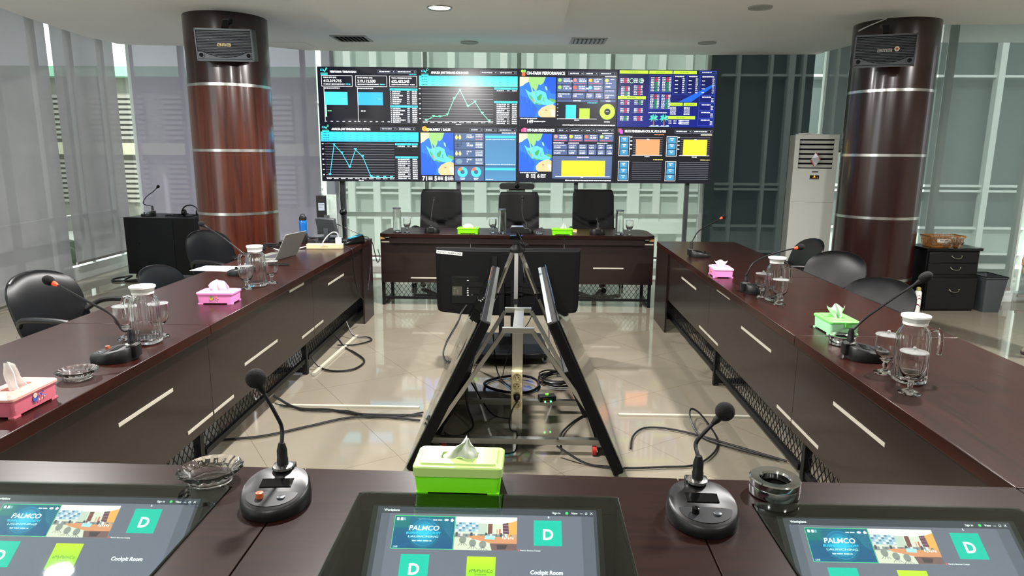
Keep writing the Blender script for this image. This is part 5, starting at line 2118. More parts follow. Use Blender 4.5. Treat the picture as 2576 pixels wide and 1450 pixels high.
for s in (-1, 1):
    b = MB()
    b.lathe([(.02, -.018), (.040, -.015), (.043, 0), (.038, .018), (.02, .02)], 20)
    b.xf(Matrix.Translation((s * .09, 0, .042)) @ Matrix.Rotation(PI / 2, 4, 'Y'))
    b.build('ear_cup', M_black, t)
rd = random.Random(3)
o = MB().tube(spline([(-4.42, 8.28, .778), (-4.30, 8.15, .775), (-4.22, 8.30, .79), (-4.34, 8.36, .775), (-4.46, 8.22, .775), (-4.33, 8.12, .78), (-4.1, 8.1, .775), (-4.02, 8.34, .80)], 8), .007, 6).build('cable', M_black)
tag(o, 'black cable coiled on the equipment rack', 'cable')
o = MB().tube(spline([(-4.72, 7.98, .012), (-4.95, 7.85, .012), (-5.05, 8.0, .012), (-4.90, 8.12, .03), (-4.86, 7.9, .012), (-4.62, 7.84, .012), (-4.5, 7.93, .012)], 8), .011, 6).build('cable', M_black)
tag(o, 'loops of black cable on the floor at the foot of the equipment rack', 'cable')

# ---------------------------------------------------------------- standing air conditioner
t = thing('air_conditioner', 'tall cream standing air conditioner with a louvred outlet', 'air conditioner', (3.45, 8.47, 0), q(-9))
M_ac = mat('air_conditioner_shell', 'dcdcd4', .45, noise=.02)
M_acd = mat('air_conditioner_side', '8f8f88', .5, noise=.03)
b = MB()
w_, H_ = .49, 1.80
# front shell built around the louvre opening
lx0, lx1, lz0, lz1 = -.195, .195, 1.40, 1.745
b.box(-w_ / 2, w_ / 2, -.17, -.14, 0.02, lz0)
b.box(-w_ / 2, w_ / 2, -.17, -.14, lz1, H_)
b.box(-w_ / 2, lx0, -.17, -.14, lz0, lz1)
b.box(lx1, w_ / 2, -.17, -.14, lz0, lz1)
b.build('front_shell', M_ac, t, bevel=.003)
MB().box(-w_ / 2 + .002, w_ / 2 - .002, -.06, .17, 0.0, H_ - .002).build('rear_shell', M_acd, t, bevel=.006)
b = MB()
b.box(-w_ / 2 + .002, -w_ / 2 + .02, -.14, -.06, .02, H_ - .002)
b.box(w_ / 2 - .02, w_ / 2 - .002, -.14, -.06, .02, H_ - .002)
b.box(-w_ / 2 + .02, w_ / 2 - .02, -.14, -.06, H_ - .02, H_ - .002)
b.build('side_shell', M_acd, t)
MB().box(lx0 - .02, lx1 + .02, -.075, -.061, lz0 - .02, lz1 + .02).build('outlet_cavity', M_blackm, t)
for k in range(6):
    z = 1.43 + k * .056
    MB().bar((lx0 + .003, -.145, z), (lx1 - .003, -.145, z), .004, .040, up=(0, -.55, .83)).build('louvre', M_ac, t)
P = Paint(.105, .036, .0006)
P.rect(0, 0, 1, 1, '0c0806', 1)
P.rect(.42, .15, .56, .62, 'ffb31a', 2)
P.rect(.36, .6, .64, .72, 'ff9a12', 2)
P.rect(.3, .6, .34, .75, 'ff7a12', 2)
P.rect(.77, .52, .82, .68, 'ffd9b0', 2)
P.build('lit_display', M_screen, t, loc=(-.05, -.1705, 1.285))
MB().box(-.052, .057, -.172, -.17, 1.274, 1.284).build('button_strip', M_silver, t)
MB().box(-.03, .04, -.172, -.17, 1.355, 1.37).build('badge', M_silver, t)
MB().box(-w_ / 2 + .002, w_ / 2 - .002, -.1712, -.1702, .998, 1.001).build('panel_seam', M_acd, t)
o = thing('foil_packet', 'crumpled white and red packet stuck on the air conditioner louvres', 'packet', (3.405, 8.285, 1.505), q(-9))
b = MB()
b.loft([[(0, -.012, .085), (.004, -.016, .084), (.002, -.006, .085)], [(-.035, -.015, .02), (.035, -.03, .03), (.02, -.001, .02)], [(-.05, -.012, -.005), (.055, -.022, .0), (.01, -.001, 0)], [(-.01, -.015, -.075), (.01, -.02, -.072), (.004, -.008, -.075)]])
b.build('body', mat('packet_foil', 'c9cbd0', .35, .3, noise=.3, nscale=60, bump=.8), o, angle=20)
b = MB()
b.bar((-.05, -.018, -.003), (-.008, -.02, -.078), .012, .004, up=(0, 1, 0))
b.bar((.003, -.02, .085), (.056, -.026, .0), .010, .004, up=(0, 1, 0))
b.build('red_edge', mat('packet_red', 'b3402c', .5, noise=.1), o)
o = MB().tube(spline([(3.22, 8.37, 1.806), (3.32, 8.36, 1.812), (3.42, 8.35, 1.803), (3.5, 8.36, 1.804)], 5), .007, 6).build('cable', M_whitep)
tag(o, 'short white cable lying on top of the air conditioner', 'cable')

# ---------------------------------------------------------------- drawer cabinet, basket, bin and spray can on the right
t = thing('drawer_cabinet', 'black wooden drawer cabinet with brass pulls right of the dark column', 'cabinet', (4.29, 6.90, 0), q(3))
MB().box(-.265, .275, -.03, .27, 0.0, .62).build('carcass', M_black, t)
MB().prism([(x, y) for x, y in rrect(.60, .36, .03, 4, 0.0, .115)], .62, .65).build('top_board', M_blackg, t, bevel=.004)
MB().box(-.26, .27, -.06, -.03, .02, .345).build('lower_case', M_black, t)
for (z0, z1, nm) in ((.50, .61, 0), (.385, .49, 1), (.03, .34, 2)):
    d_ = MB().box(-.25, .26, -.05 if nm < 2 else -.075, -.03 if nm < 2 else -.06, z0, z1).build('drawer', M_black, t, bevel=.002)
    yy = (-.05 if nm < 2 else -.075)
    zc_ = (z0 + z1) / 2 + (.03 if nm == 2 else 0)
    b = MB().tube(spline([(.03 - .05, yy, zc_ + .012), (.03 - .035, yy - .018, zc_ - .004), (.03, yy - .024, zc_ - .010), (.03 + .035, yy - .018, zc_ - .004), (.03 + .05, yy, zc_ + .012)], 5), .0045, 8)
    b.ball((.03 - .05, yy - .003, zc_ + .012), .009, 10)
    b.ball((.03 + .05, yy - .003, zc_ + .012), .009, 10)
    b.build('pull', mat('antique_pull', '8a8274', .3, .9, noise=.1) if 'antique_pull' not in bpy.data.materials else bpy.data.materials['antique_pull'], d_)
t = thing('plastic_basket', 'orange brown plastic basket holding glasses on the drawer cabinet', 'basket', (4.235, 6.98, .652), q(2))
M_bask = mat('basket_plastic', '8a5a26', .4, noise=.08)
b = MB()
o_, i_ = rrect(.37, .22, .03, 4), rrect(.345, .195, .025, 4)
b.ring(o_, i_, .105, .115)
for (w_, d_) in ((.31, .17),):
    b.prism(rrect(w_, d_, .02, 4), 0, .006)
for k in range(30):
    u = -.155 + k * .0107
    for s in (-1, 1):
        b.bar((u * .95, s * .083, .004), (u * 1.1, s * .10, .108), .0035)
for k in range(14):
    u = -.078 + k * .012
    for s in (-1, 1):
        b.bar((s * .152, u * .95, .004), (s * .175, u * 1.1, .108), .0035)
for z, f_ in ((.035, .03), (.07, .06)):
    a, c = .152 + f_ * .2, .083 + f_ * .15
    b.tube([(-a, -c, z), (a, -c, z), (a, c, z), (-a, c, z)], .0025, 6, closed=True)
b.build('basket', M_bask, t)
P = Paint(.135, .035, .0004)
P.rect(0, 0, 1, 1, 'a9a49a', 1)
P.words(.2, .35, .5, .3, '2a2622', 2)
P.words(.55, .35, .8, .25, '2a2622', 2, 5)
P.build('paper_label', M_print, t, loc=(-.115, -.101, .05), rot=(q(-9), 0, 0))
for i, (x, y, lb) in enumerate(((4.17, 7.0, 'upturned goblet bowl showing above the left of the basket'), (4.24, 6.98, 'goblet lying in the middle of the basket'), (4.31, 7.0, 'goblet at the right inside the basket'))):
    g_ = place(g0, lb, (x, y, .663))
    g_.scale = (.8, .8, .8)
    g_['group'] = 'goblets in the basket'
for i, (x, y, lb) in enumerate(((4.235, 6.815, 'goblet standing in front of the basket, left of the pair'), (4.325, 6.82, 'goblet standing in front of the basket, right of the pair'))):
    g_ = place(g0, lb, (x, y, .6515))
    g_.scale = (.75, .75, .75)
    g_['group'] = 'goblets before the basket'
t = thing('waste_bin', 'grey open waste bin right of the drawer cabinet', 'bin', (4.71, 6.94, 0), q(2))
M_bin = mat('bin_plastic', '3e4346', .5, noise=.05)
b = MB()
b.loft([[(x, y, z) for x, y in rrect(w_, d_, .02, 4)] for (w_, d_, z) in ((.17, .26, 0), (.22, .32, .345), (.235, .335, .35), (.235, .335, .362), (.212, .312, .362), (.16, .25, .01))])
b.build('bin_body', M_bin, t, angle=30)
o_ = MB().tube([(x, y, .365) for x, y in rrect(.225, .325, .02, 4)], .006, 6, closed=True).build('bag_edge', M_blackg, t)
t = thing('spray_can', 'white spray can with swirl print at the foot of the dark column', 'can', (3.955, 6.80, 0))
MB().lathe([(.030, 0), (.033, .003), (.033, .20), (.027, .215), (.014, .222)], 28).build('can_body', M_whitep, t)
MB().lathe([(.018, .221), (.022, .225), (.021, .25), (.012, .256)], 24).build('cap', mat('can_cap', 'a8a060', .4, noise=.05), t)
b = MB()
for (r_, z_, a0, a1, wd) in ((.0335, .12, -150, -30, .008), (.0335, .15, -140, -60, .006), (.0335, .06, -160, -60, .014)):
    n = 12
    pts = []
    for k in range(n + 1):
        a = math.radians(a0 + (a1 - a0) * k / n)
        zz = z_ + .03 * math.sin(k / n * PI)
        pts.append((r_ * math.cos(a), r_ * math.sin(a), zz))
    for (p_, p2) in zip(pts, pts[1:]):
        b.poly([p_, p2, (p2[0], p2[1], p2[2] - wd), (p_[0], p_[1], p_[2] - wd)])
b.build('print', mat('can_print', '7a2a52', .5, noise=.5, nscale=30), t, fix=False)

# ---------------------------------------------------------------- television seen from behind
t = thing('television', 'television on a wheeled stand seen from behind, with an inventory label', 'television', (-0.153, 5.12, 0), q(.6))
b = MB()
# back shell, outline with softly rounded lower edge
def tvout(k, y):
    pts = []
    W2, z0, z1 = .555 * k, .33, .838
    pts += [(-W2, y, z1 - .0 if k > .99 else z1 - .02), (W2, y, z1 if k > .99 else z1 - .02)]
    pts += [(W2 * .985, y, z0 + .06), (W2 * .975, y, z0 + .03), (W2 * .95, y, z0 + .012)]
    for i in range(1, 8):
        u = 1 - i / 4
        pts.append((W2 * .88 * u, y, z0 - .012 * (1 - u * u)))
    pts += [(-W2 * .95, y, z0 + .012), (-W2 * .975, y, z0 + .03), (-W2 * .985, y, z0 + .06)]
    return pts
b.loft([tvout(1, .03), tvout(1, .0), tvout(.985, -.012), tvout(.93, -.028)])
b.build('back_shell', M_shellb, t, angle=25)
MB().box(-.545, .545, .031, .036, .345, .828).build('screen', M_blackg, t)
MB().box(-.30, .30, -.04, -.028, .49, .58).build('wall_plate', M_blackm, t)
MB().box(-.33, .33, -.046, -.04, .545, .556).build('bracket_bar', M_blackm, t)
for sx in (-.10, .10):
    MB().box(sx - .018, sx + .018, -.046, -.028, .48, .78).build('bracket_arm', M_blackm, t)
MB().box(-.43, -.22, -.032, -.027, .41, .62).build('connector_panel', M_frame, t, bevel=.002)
P = Paint(.075, .07, .0003)
P.rect(0, 0, 1, 1, '3b3a30', 1)
P.words(.1, .15, .4, .1, '6b6a58', 2)
for k in range(6):
    P.rect(.08 + k * .14, .35, .10 + k * .14, .85, '6b6a58', 2)
P.build('rating_label', M_print, t, loc=(-.425, -.0325, .475))
for z in (.59, .545, .53, .51, .493, .475):
    MB().box(-.312, -.298, -.036, -.031, z, z + .006).build('socket', M_whitep, t)
MB().box(-.28, -.266, -.036, -.031, .475, .489).build('antenna_socket', M_silver, t)
P = Paint(.198, .026, .0004)
P.rect(0, 0, 1, 1, 'e6e6e0', 1)
P.text('INV NO. 175/4SKH/2024', .04, .22, .80, '1a1a1a', 2, .02, u1=.96)
P.build('inventory_label', M_print, t, loc=(-.545, -.0300, .802), rot=(0, q(5.5), 0))
b = MB()
for sx in (-.045, .045):
    b.box(sx - .02, sx + .02, .0 - .075, -.048, .10, .60)
b.box(-.065, .065, -.07, -.046, .10, .16)
b.build('post', M_blackm, t)
b = MB()
pl = []
for k in range(13):
    u = k / 12 * 2 - 1
    pl.append((u * .32, -.30 + .055 * (1 - u * u) * -1 + .03))
for k in range(13):
    u = 1 - k / 12 * 2
    pl.append((u * .27, .30))
b.prism(pl, .055, .095)
b.build('base_plate', M_blackm, t, bevel=.008)
for sx in (-.29, .29):
    for sy in (-.23, .25):
        b = MB()
        b.lathe([(.008, -.012), (.026, -.010), (.027, 0), (.026, .010), (.008, .012)], 16)
        b.xf(Matrix.Translation((sx, sy, .027)) @ Matrix.Rotation(PI / 2, 4, 'Y'))
        b.build('caster', M_silver, t)
o = MB().tube(spline([(-.47, 5.08, .40), (-.50, 5.03, .36), (-.53, 4.98, .28), (-.60, 4.85, .16), (-.615, 4.78, .08), (-.55, 4.70, .015), (-.50, 4.60, .012)], 8), .008, 6).build('cable', M_black)
tag(o, 'flat black cable hanging from the left of the television down to the floor', 'cable')

# ---------------------------------------------------------------- aluminium A-frame with two leaning displays
t = thing('easel_frame', 'aluminium A-shaped frame between the two leaning displays', 'frame', (-0.04, 3.6, 0))


def rel(p):
    return (p[0] + .04, p[1] - 3.6, p[2])


A = [('cross_rail', (-.50, 3.32, .075), (.43, 3.32, .075), .035, .03), ('cross_rail', (-.455, 3.88, .075), (.33, 3.88, .075), .035, .03),
     ('post', (-.048, 3.40, .09), (-.048, 3.40, .636), .055, .03), ('top_bar', (-.128, 3.40, .65), (.038, 3.40, .65), .028, .028), ('top_bar', (-.135, 3.97, .625), (.025, 3.97, .625), .028, .028),
     ('ridge_bar', (-.048, 3.42, .63), (-.048, 3.96, .61), .055, .028),
     ('leg', (-.122, 3.40, .64), (-.49, 3.36, .095), .022, .022), ('leg', (.032, 3.40, .64), (.42, 3.36, .095), .022, .022),
     ('leg', (-.135, 3.97, .615), (-.45, 3.90, .095), .022, .022), ('leg', (.025, 3.97, .615), (.325, 3.90, .095), .022, .022),
     ('side_rail', (-.475, 3.34, .05), (-.43, 4.35, .05), .03, .03), ('side_rail', (.385, 3.34, .05), (.34, 4.35, .05), .03, .03)]
for nm, p0, p1, a_, b_ in A:
    MB().bar(rel(p0), rel(p1), a_, b_, up=(0, 1, 0) if nm == 'leg' or nm == 'post' else (0, 0, 1)).build(nm, M_alu, t)
M_redw = mat('red_wheel', 'b8342c', .4, noise=.1)
for (x, y) in ((-.43, 3.32), (.36, 3.32), (-.40, 4.30), (.32, 4.30)):
    b = MB()
    b.lathe([(.008, -.012), (.028, -.010), (.029, 0), (.028, .010), (.008, .012)], 18)
    b.xf(Matrix.Translation(rel((x, y, .0295))) @ Matrix.Rotation(PI / 2, 4, 'Y'))
    b.build('caster', M_redw, t)


M_cond = mat('conduit_plastic', 'aaa695', .5, noise=.03)


def leaning_display(label, xb, xt0, xt1, sgn):
    t = thing('leaning_display', label, 'display', (xb, 3.83, 0), 0, 'displays leaning on the frame')
    y0, y1 = 3.05, 4.60
    H = math.hypot(xb - xt0, .79)
    th = .050
    # local: u along slope from the floor up, outward normal
    up = Vector((xt0 - xb, 0, .785)).normalized()
    nrm = Vector((up.z, 0, -up.x)) * (1 if sgn > 0 else -1)
    if nrm.z < 0:
        nrm = -nrm
    o0 = Vector((0, 0, .006))

    def slab(d0, d1, ya, yb, u0, u1):
        b = MB()
        rings = []
        for yy in (ya, yb):
            sh = (xt1 - xt0) * (yy - y0) / (y1 - y0)
            rings.append([tuple(o0 + up * u_ + nrm * d_ + Vector((sh * u_ / H, yy - 3.83, 0))) for (u_, d_) in ((u0, d0), (u1, d0), (u1, d1), (u0, d1))])
        b.loft(rings)
        return b
    slab(-th, 0, y0, y1, .03, H - .004).build('back_shell', M_shellb, t, bevel=.006)
    slab(.001, .004, y0 + .005, y1 - .005, .035, H - .008).build('screen', M_blackg, t)
    slab(.005, .009, y0 - .01, y1 + .01, 0.0, H + .002).build('glass_front', M_cover, t)
    slab(-th + .002, -th + .022, y0 + .004, y1 - .004, H - .004, H + .002).build('top_trim', M_alu, t)
    P = None
    slab(-th - .05, -th, y0 + .35, y1 - .35, .22, .50).build('electronics_box', M_blackm, t, bevel=.006)
    return t


leaning_display('display leaning on the left side of the aluminium frame', -.595, -.215, -.24, -1)
leaning_display('display leaning on the right side of the aluminium frame', .49, .142, .118, 1)

# power strip strapped to the post
t = thing('power_strip', 'cream four-socket power strip strapped upright on the aluminium post', 'power strip', (-.049, 3.372, .228))
MB().box(-.030, .030, -.02, .012, 0, .215).build('housing', M_cream, t, bevel=.006)
M_sock = mat('socket_cream', 'a3966c', .5, noise=.03)
for k in range(4):
    b = MB()
    b.lathe([(.021, .0), (.0215, .003), (.018, .003), (.017, .0012)], 24)
    b.xf(Matrix.Translation((0, -.0205, .033 + .050 * k)) @ Matrix.Rotation(PI / 2, 4, 'X'))
    s_ = b.build('socket', M_sock, t)
    b = MB()
    for sx, sz in ((-.009, 0), (.009, 0), (0, .012)):
        bb = MB()
        b.ball((sx, -.0245, .033 + .050 * k + sz), .0026, 8)
    b.build('pin_hole', M_blackg, s_)
t = thing('power_plug', 'black plug in the third socket of the upright power strip', 'plug', (-.049, 3.345, .311))
b = MB()
b.lathe([(.017, 0), (.0165, .02), (.009, .028), (.005, .05)], 20)
b.xf(Matrix.Rotation(PI * .62, 4, 'X'))
b.build('plug_body', M_black, t)
MB().tube(spline([(0, -.045, -.02), (-.02, -.06, -.05), (-.035, -.045, -.12), (-.03, -.02, -.18), (0.0, 0.0, -.20), (.005, .03, -.262), (-.005, -.03, -.295), (-.05, -.05, -.300), (-.12, -.07, -.300)], 6), .004, 6).build('cord', M_black, t)

# network box with green lights, coils and cables on the floor
t = thing('network_switch', 'small dark box with glowing green lights inside the aluminium frame', 'electronic box', (.125, 3.865, .093), q(14))
MB().box(-.05, .05, -.03, .03, 0, .032).build('housing', M_blackm, t, bevel=.002)
P = Paint(.06, .03, .0004)
P.words(.1, .2, .6, .2, 'c8523a', 1)
P.words(.1, .55, .8, .2, 'c8523a', 1, 3)
P.build('printed_mark', M_print, t, loc=(-.04, -.031, .001))
M_led = mat('green_led', '5dff7a', .4, emit=8, ecol='3dff5a', noise=.01)
b = MB()
for x in (-.02, .015):
    b.ball((x, -.034, .004), .005, 10)
b.build('light', M_led, t)
MB().lathe([(.011, .034), (.011, .042)], 14, c=(0.0, 0, 0)).build('green_knob', mat('green_knob', '7fe04a', .4, emit=.3, noise=.02), t)


def cable(pts, r, label, m=None, n=8):
    o = MB().tube(spline(pts, n), r, 6).build('cable', m or M_black)
    return tag(o, label, 'cable')


rd = random.Random(11)
pts = []
for k in range(64):
    a = k / 64 * 2 * PI * 6
    r_ = .115 + .018 * math.sin(k * .9)
    pts.append((.215 + r_ * math.cos(a), 4.46 + r_ * 1.1 * math.sin(a), .012 + .006 * k / 10 + .004 * math.sin(k)))
o = MB().tube(spline(pts, 3), .0055, 6).build('cable', M_black)
tag(o, 'coil of black cable on the floor behind the green-lit box', 'cable')
pts = [(-.10 + .185 * math.cos(a), 4.36 + .17 * math.sin(a), .02 + .008 * math.sin(a * 2)) for a in [2 * PI * k / 24 for k in range(24)]]
o = MB().tube(pts, .009, 6, closed=True).build('cable', M_black)
tag(o, 'thick loop of black cable on the floor behind the upright power strip', 'cable')
cable([(.165, 3.30, .10), (.18, 3.40, .03), (.20, 3.55, .02), (.27, 3.72, .012), (.36, 3.86, .012), (.42, 3.95, .02)], .006, 'black cable on the floor inside the frame, rising over its near rail')
cable([(.16, 3.27, .07), (.30, 3.20, .012), (.42, 3.16, .012), (.53, 3.15, .012), (.70, 3.17, .012), (.86, 3.20, .012), (1.0, 3.36, .012), (1.06, 3.55, .012), (1.03, 3.78, .05), (.98, 3.82, .07), (.95, 3.70, .05), (.98, 3.55, .012), (1.12, 3.40, .012), (1.3, 3.28, .012)], .0055, 'black cable looping over the floor right of the frame towards the right table')
cable([(.56, 3.38, .012), (.60, 3.55, .012), (.68, 3.66, .012), (.80, 3.66, .012), (.95, 3.58, .012), (1.15, 3.42, .012), (1.34, 3.26, .012)], .0055, 'black cable running from the right display to the foot of the right table')
cable([(-.62, 3.80, .012), (-.80, 3.79, .012), (-1.0, 3.80, .012), (-1.2, 3.86, .012), (-1.4, 3.88, .012), (-1.58, 3.98, .05)], .008, 'black cable crossing the floor from the left display, thicker of the far pair')
cable([(-.62, 3.84, .014), (-.78, 3.76, .012), (-.95, 3.78, .012), (-1.1, 3.85, .012), (-1.3, 3.84, .012), (-1.45, 3.90, .012), (-1.56, 3.94, .012)], .005, 'black cable crossing the floor from the left display, thinner of the far pair')
cable([(-.62, 3.72, .012), (-.85, 3.76, .012), (-1.05, 3.74, .012), (-1.25, 3.60, .012), (-1.45, 3.46, .012), (-1.66, 3.40, .012)], .0065, 'black cable crossing the floor in front of the white conduit on the left')
cable([(-1.55, 5.25, .10), (-1.46, 5.20, .012), (-1.34, 5.05, .012), (-1.22, 4.85, .012), (-1.25, 4.65, .012), (-1.38, 4.60, .012), (-1.5, 4.66, .02), (-1.585, 4.70, .10)], .007, 'black cable looping on the floor beside the far left table')
cable([(-1.56, 5.6, .14), (-1.47, 5.5, .03), (-1.36, 5.52, .012), (-1.30, 5.42, .012), (-1.40, 5.28, .012), (-1.52, 5.2, .03)], .006, 'small loop of black cable on the floor near the far end of the left table')
cable([(-.36, 3.80, .20), (-.34, 3.72, .10), (-.30, 3.60, .03), (-.38, 3.48, .02), (-.46, 3.52, .04), (-.42, 3.66, .10), (-.38, 3.74, .16)], .006, 'black cable hanging inside the frame behind the left display')
cable([(-.34, 3.93, .18), (-.20, 3.83, .012), (-.05, 3.80, .012), (-.02, 4.0, .012), (-.08, 4.25, .012), (-.2, 4.5, .05), (-.24, 4.62, .3)], .0045, 'thin black cable on the floor inside the frame')
cable([(.22, 4.58, .03), (.17, 4.75, .10), (.16, 4.90, .30), (.12, 5.02, .36)], .005, 'thin black cable rising from the coil to the television')
o = MB().box(-1.60, -.66, 3.925, 3.95, 0, .012).build('cable_conduit', M_cond)
tag(o, 'white floor conduit crossing from the left table to the left display', 'conduit')
o = MB().box(.56, 1.345, 3.86, 3.885, 0, .012).build('cable_conduit', M_cond)
tag(o, 'white floor conduit crossing from the right display to the right table', 'conduit')
o = MB().bar((-1.50, 4.52, .012), (-1.45, 5.55, .012), .026, .02).build('cable_conduit', M_cond)
tag(o, 'loose white conduit lying along the floor beside the left table', 'conduit')
# ---------------------------------------------------------------- tripod with a webcam
TX, TY = -.078, 4.56
t = thing('camera_tripod', 'silver and black tripod standing between the leaning displays', 'tripod', (TX, TY, 0))
feet = [(-.235, .20), (.24, .20), (.0, -.30)]
for i, (fx_, fy_) in enumerate(feet):
    top = Vector((fx_ * .09, fy_ * .09, .905))
    f_ = Vector((fx_ * 1.5, fy_ * 1.25, .012))
    if i == 2:
        f_ = Vector((0.0, -.20, .012))
    mid = top + (f_ - top) * .38
    low = top + (f_ - top) * .72
    MB().bar(top, mid, .026, .018).build('leg', M_alu, t)
    b = MB().bar(mid + (top - mid) * .03, low, .019, .013)
    b.bar(low, f_, .013, .010)
    b.build('leg_extension', M_alu, t)
    MB().bar(mid + (top - mid) * .06, mid - (top - mid) * .05, .032, .026).build('leg_clamp', M_black, t)
    MB().bar(Vector((0, 0, .615)), mid + (top - mid) * .02, .007, .007).build('spreader', M_black, t)
    MB().ball(f_ + Vector((0, 0, .006)), .014, 10).build('rubber_foot', M_black, t)
MB().lathe([(.009, .34), (.009, .90)], 12).build('centre_column', M_alu, t)
b = MB()
b.lathe([(.016, .60), (.02, .605), (.02, .63), (.016, .635)], 16)
b.build('column_lock', M_black, t)
b = MB()
b.lathe([(.020, .885), (.048, .893), (.048, .915), (.03, .935), (.018, .95)], 20)
b.build('collar', M_black, t)
b = MB()
b.box(-.026, .026, -.024, .024, .95, .985)
b.lathe([(.013, .945), (.013, .99)], 12)
b.tube([(.02, -.01, .965), (.06, -.07, .952), (.075, -.10, .947)], .011, 8)
b.build('pan_head', M_black, t)
b = MB().box(-.045, .04, -.03, .03, .985, 1.005)
b.box(.0, .03, -.02, .02, 1.0, 1.02)
b.build('phone_clamp', M_blackg, t)
t = thing('webcam', 'webcam on top of the tripod, in front of the head table', 'webcam', (TX + .005, TY, 1.021), q(180))
MB().ext([(x, -.02, z + .024) for x, z in rrect(.10, .045, .018, 6)], (0, .045, 0)).build('housing', M_black, t, bevel=.003)
MB().box(-.04, .04, -.018, .022, .044, .0505).build('top_cover', mat('webcam_top', '8f9bb5', .25, .5, noise=.03), t, bevel=.002)
MB().box(-.02, .02, -.012, .012, -.0, .006).build('clip', M_black, t)
cable([(TX + .005, TY - .03, 1.04), (TX + .03, TY - .09, 1.0), (TX + .055, TY - .07, .93), (TX + .045, TY - .03, .87), (TX + .06, TY - .10, .74), (TX + .13, TY - .12, .60), (TX + .10, TY - .10, .45), (TX + .03, TY - .06, .33), (TX - .05, TY - .02, .18), (TX - .09, TY, .012)], .003, 'thin black cable running down the tripod from the webcam')

# ---------------------------------------------------------------- things on the left table
M_lap = mat('laptop_grey', '85857f', .45, .3, noise=.03)
t = thing('laptop', 'open silver laptop on the left table, seen from the side', 'laptop', (-1.965, 5.12, ZT), q(-101))
MB().prism(rrect(.31, .215, .012, 4, 0, 0), .001, .014).build('base', M_lap, t, bevel=.002)
MB().box(-.135, .135, -.03, .075, .0142, .0152).build('keyboard', mat('keyboard_grey', '3c3c40', .6, noise=.3, nscale=120), t)
l_ = MB()
l_.ext([(x, 0, z + .105) for x, z in rrect(.31, .21, .012, 4)], (0, .006, 0))
o = l_.build('screen_lid', M_lap, t, bevel=.001)
o.location = (0, .108, .012)
o.rotation_euler = (q(-27), 0, 0)
o2 = MB().box(-.145, .145, -.001, -.0002, .01, .20).build('screen', M_blackg, t)
o2.location = (0, .108, .012)
o2.rotation_euler = (q(-27), 0, 0)
o = MB().prism([(-.105, -.15), (.105, -.15), (.105, .15), (-.105, .15)], 0, .0008).build('paper_sheet', M_paper, loc=(-2.15, 4.585, ZT + .0003), rot=(0, 0, q(86)))
tag(o, 'white sheet of paper on the left table behind the microphone', 'paper')
t = thing('mobile_phone', 'dark phone lying in front of the laptop', 'phone', (-1.80, 4.76, ZT), q(20))
MB().prism(rrect(.16, .075, .009, 4), .0005, .009).build('body', M_black, t, bevel=.001)
MB().prism(rrect(.152, .067, .006, 4), .0092, .0096).build('screen', M_blackg, t)
t = thing('water_bottle', 'blue plastic water bottle with a black cap on the left table', 'bottle', (-2.10, 6.25, ZT))
MB().lathe([(.034, .0), (.037, .004), (.037, .06), (.035, .10), (.037, .14), (.037, .165), (.030, .178)], 32).build('body', M_blueb, t)
MB().lathe([(.031, .176), (.034, .180), (.034, .205), (.028, .213), (.010, .216)], 28).build('cap', M_black, t)
MB().tube([(-.02, 0, .21), (-.016, 0, .228), (0, 0, .234), (.016, 0, .228), (.02, 0, .21)], .005, 8).build('carry_loop', M_black, t)
t = thing('power_adapter', 'black power adapter cube behind the laptop', 'adapter', (-2.02, 5.98, ZT), q(8))
MB().box(-.04, .04, -.03, .03, .0, .085).build('body', M_black, t, bevel=.005)
MB().box(-.041, -.030, -.0315, -.030, .02, .07).build('label', M_whitep, t)
t = thing('docking_box', 'small black box beside the power adapter on the left table', 'electronic box', (-2.10, 5.80, ZT), q(5))
MB().box(-.06, .06, -.04, .04, 0, .04).build('housing', M_black, t, bevel=.004)
MB().box(-.05, .05, -.041, -.040, .01, .03).build('front_face', M_blackg, t)
t = thing('power_strip', 'cream power strip lying at the edge of the far left table', 'power strip', (-1.715, 5.63, ZT), q(4))
MB().box(-.15, .15, -.027, .027, .0, .042).build('housing', M_cream, t, bevel=.004)
P = Paint(.06, .016, .0003)
P.text('CHIPS', .0, .1, .9, 'a8894a', 1, .0, u1=1.0)
P.build('marker_writing', M_print, t, loc=(-.03, -.0275, .012))
t = thing('white_plug', 'white charger plug on the cream power strip', 'plug', (-1.60, 5.636, ZT + .0425))
MB().box(-.022, .022, -.018, .018, 0, .052).build('plug_body', M_whitep, t, bevel=.003)
MB().tube(spline([(0, 0, .05), (-.005, 0, .085), (-.04, 0, .098), (-.085, 0, .07), (-.12, -.03, .02), (-.13, -.04, -.02)], 6), .004, 6).build('cord', M_whitep, t)
cable([(-1.865, 5.62, ZT + .02), (-1.93, 5.55, ZT + .008), (-2.0, 5.45, ZT + .006), (-2.08, 5.5, ZT + .006), (-2.16, 5.62, ZT + .006)], .004, 'white cable running behind the laptop from the cream power strip', M_whitep)
cable([(-1.56, 5.66, ZT + .02), (-1.51, 5.62, ZT + .01), (-1.476, 5.60, ZT - .02), (-1.475, 5.62, .55), (-1.478, 5.75, .35), (-1.47, 5.9, .25)], .005, 'black cable hanging over the inner edge from the cream power strip')


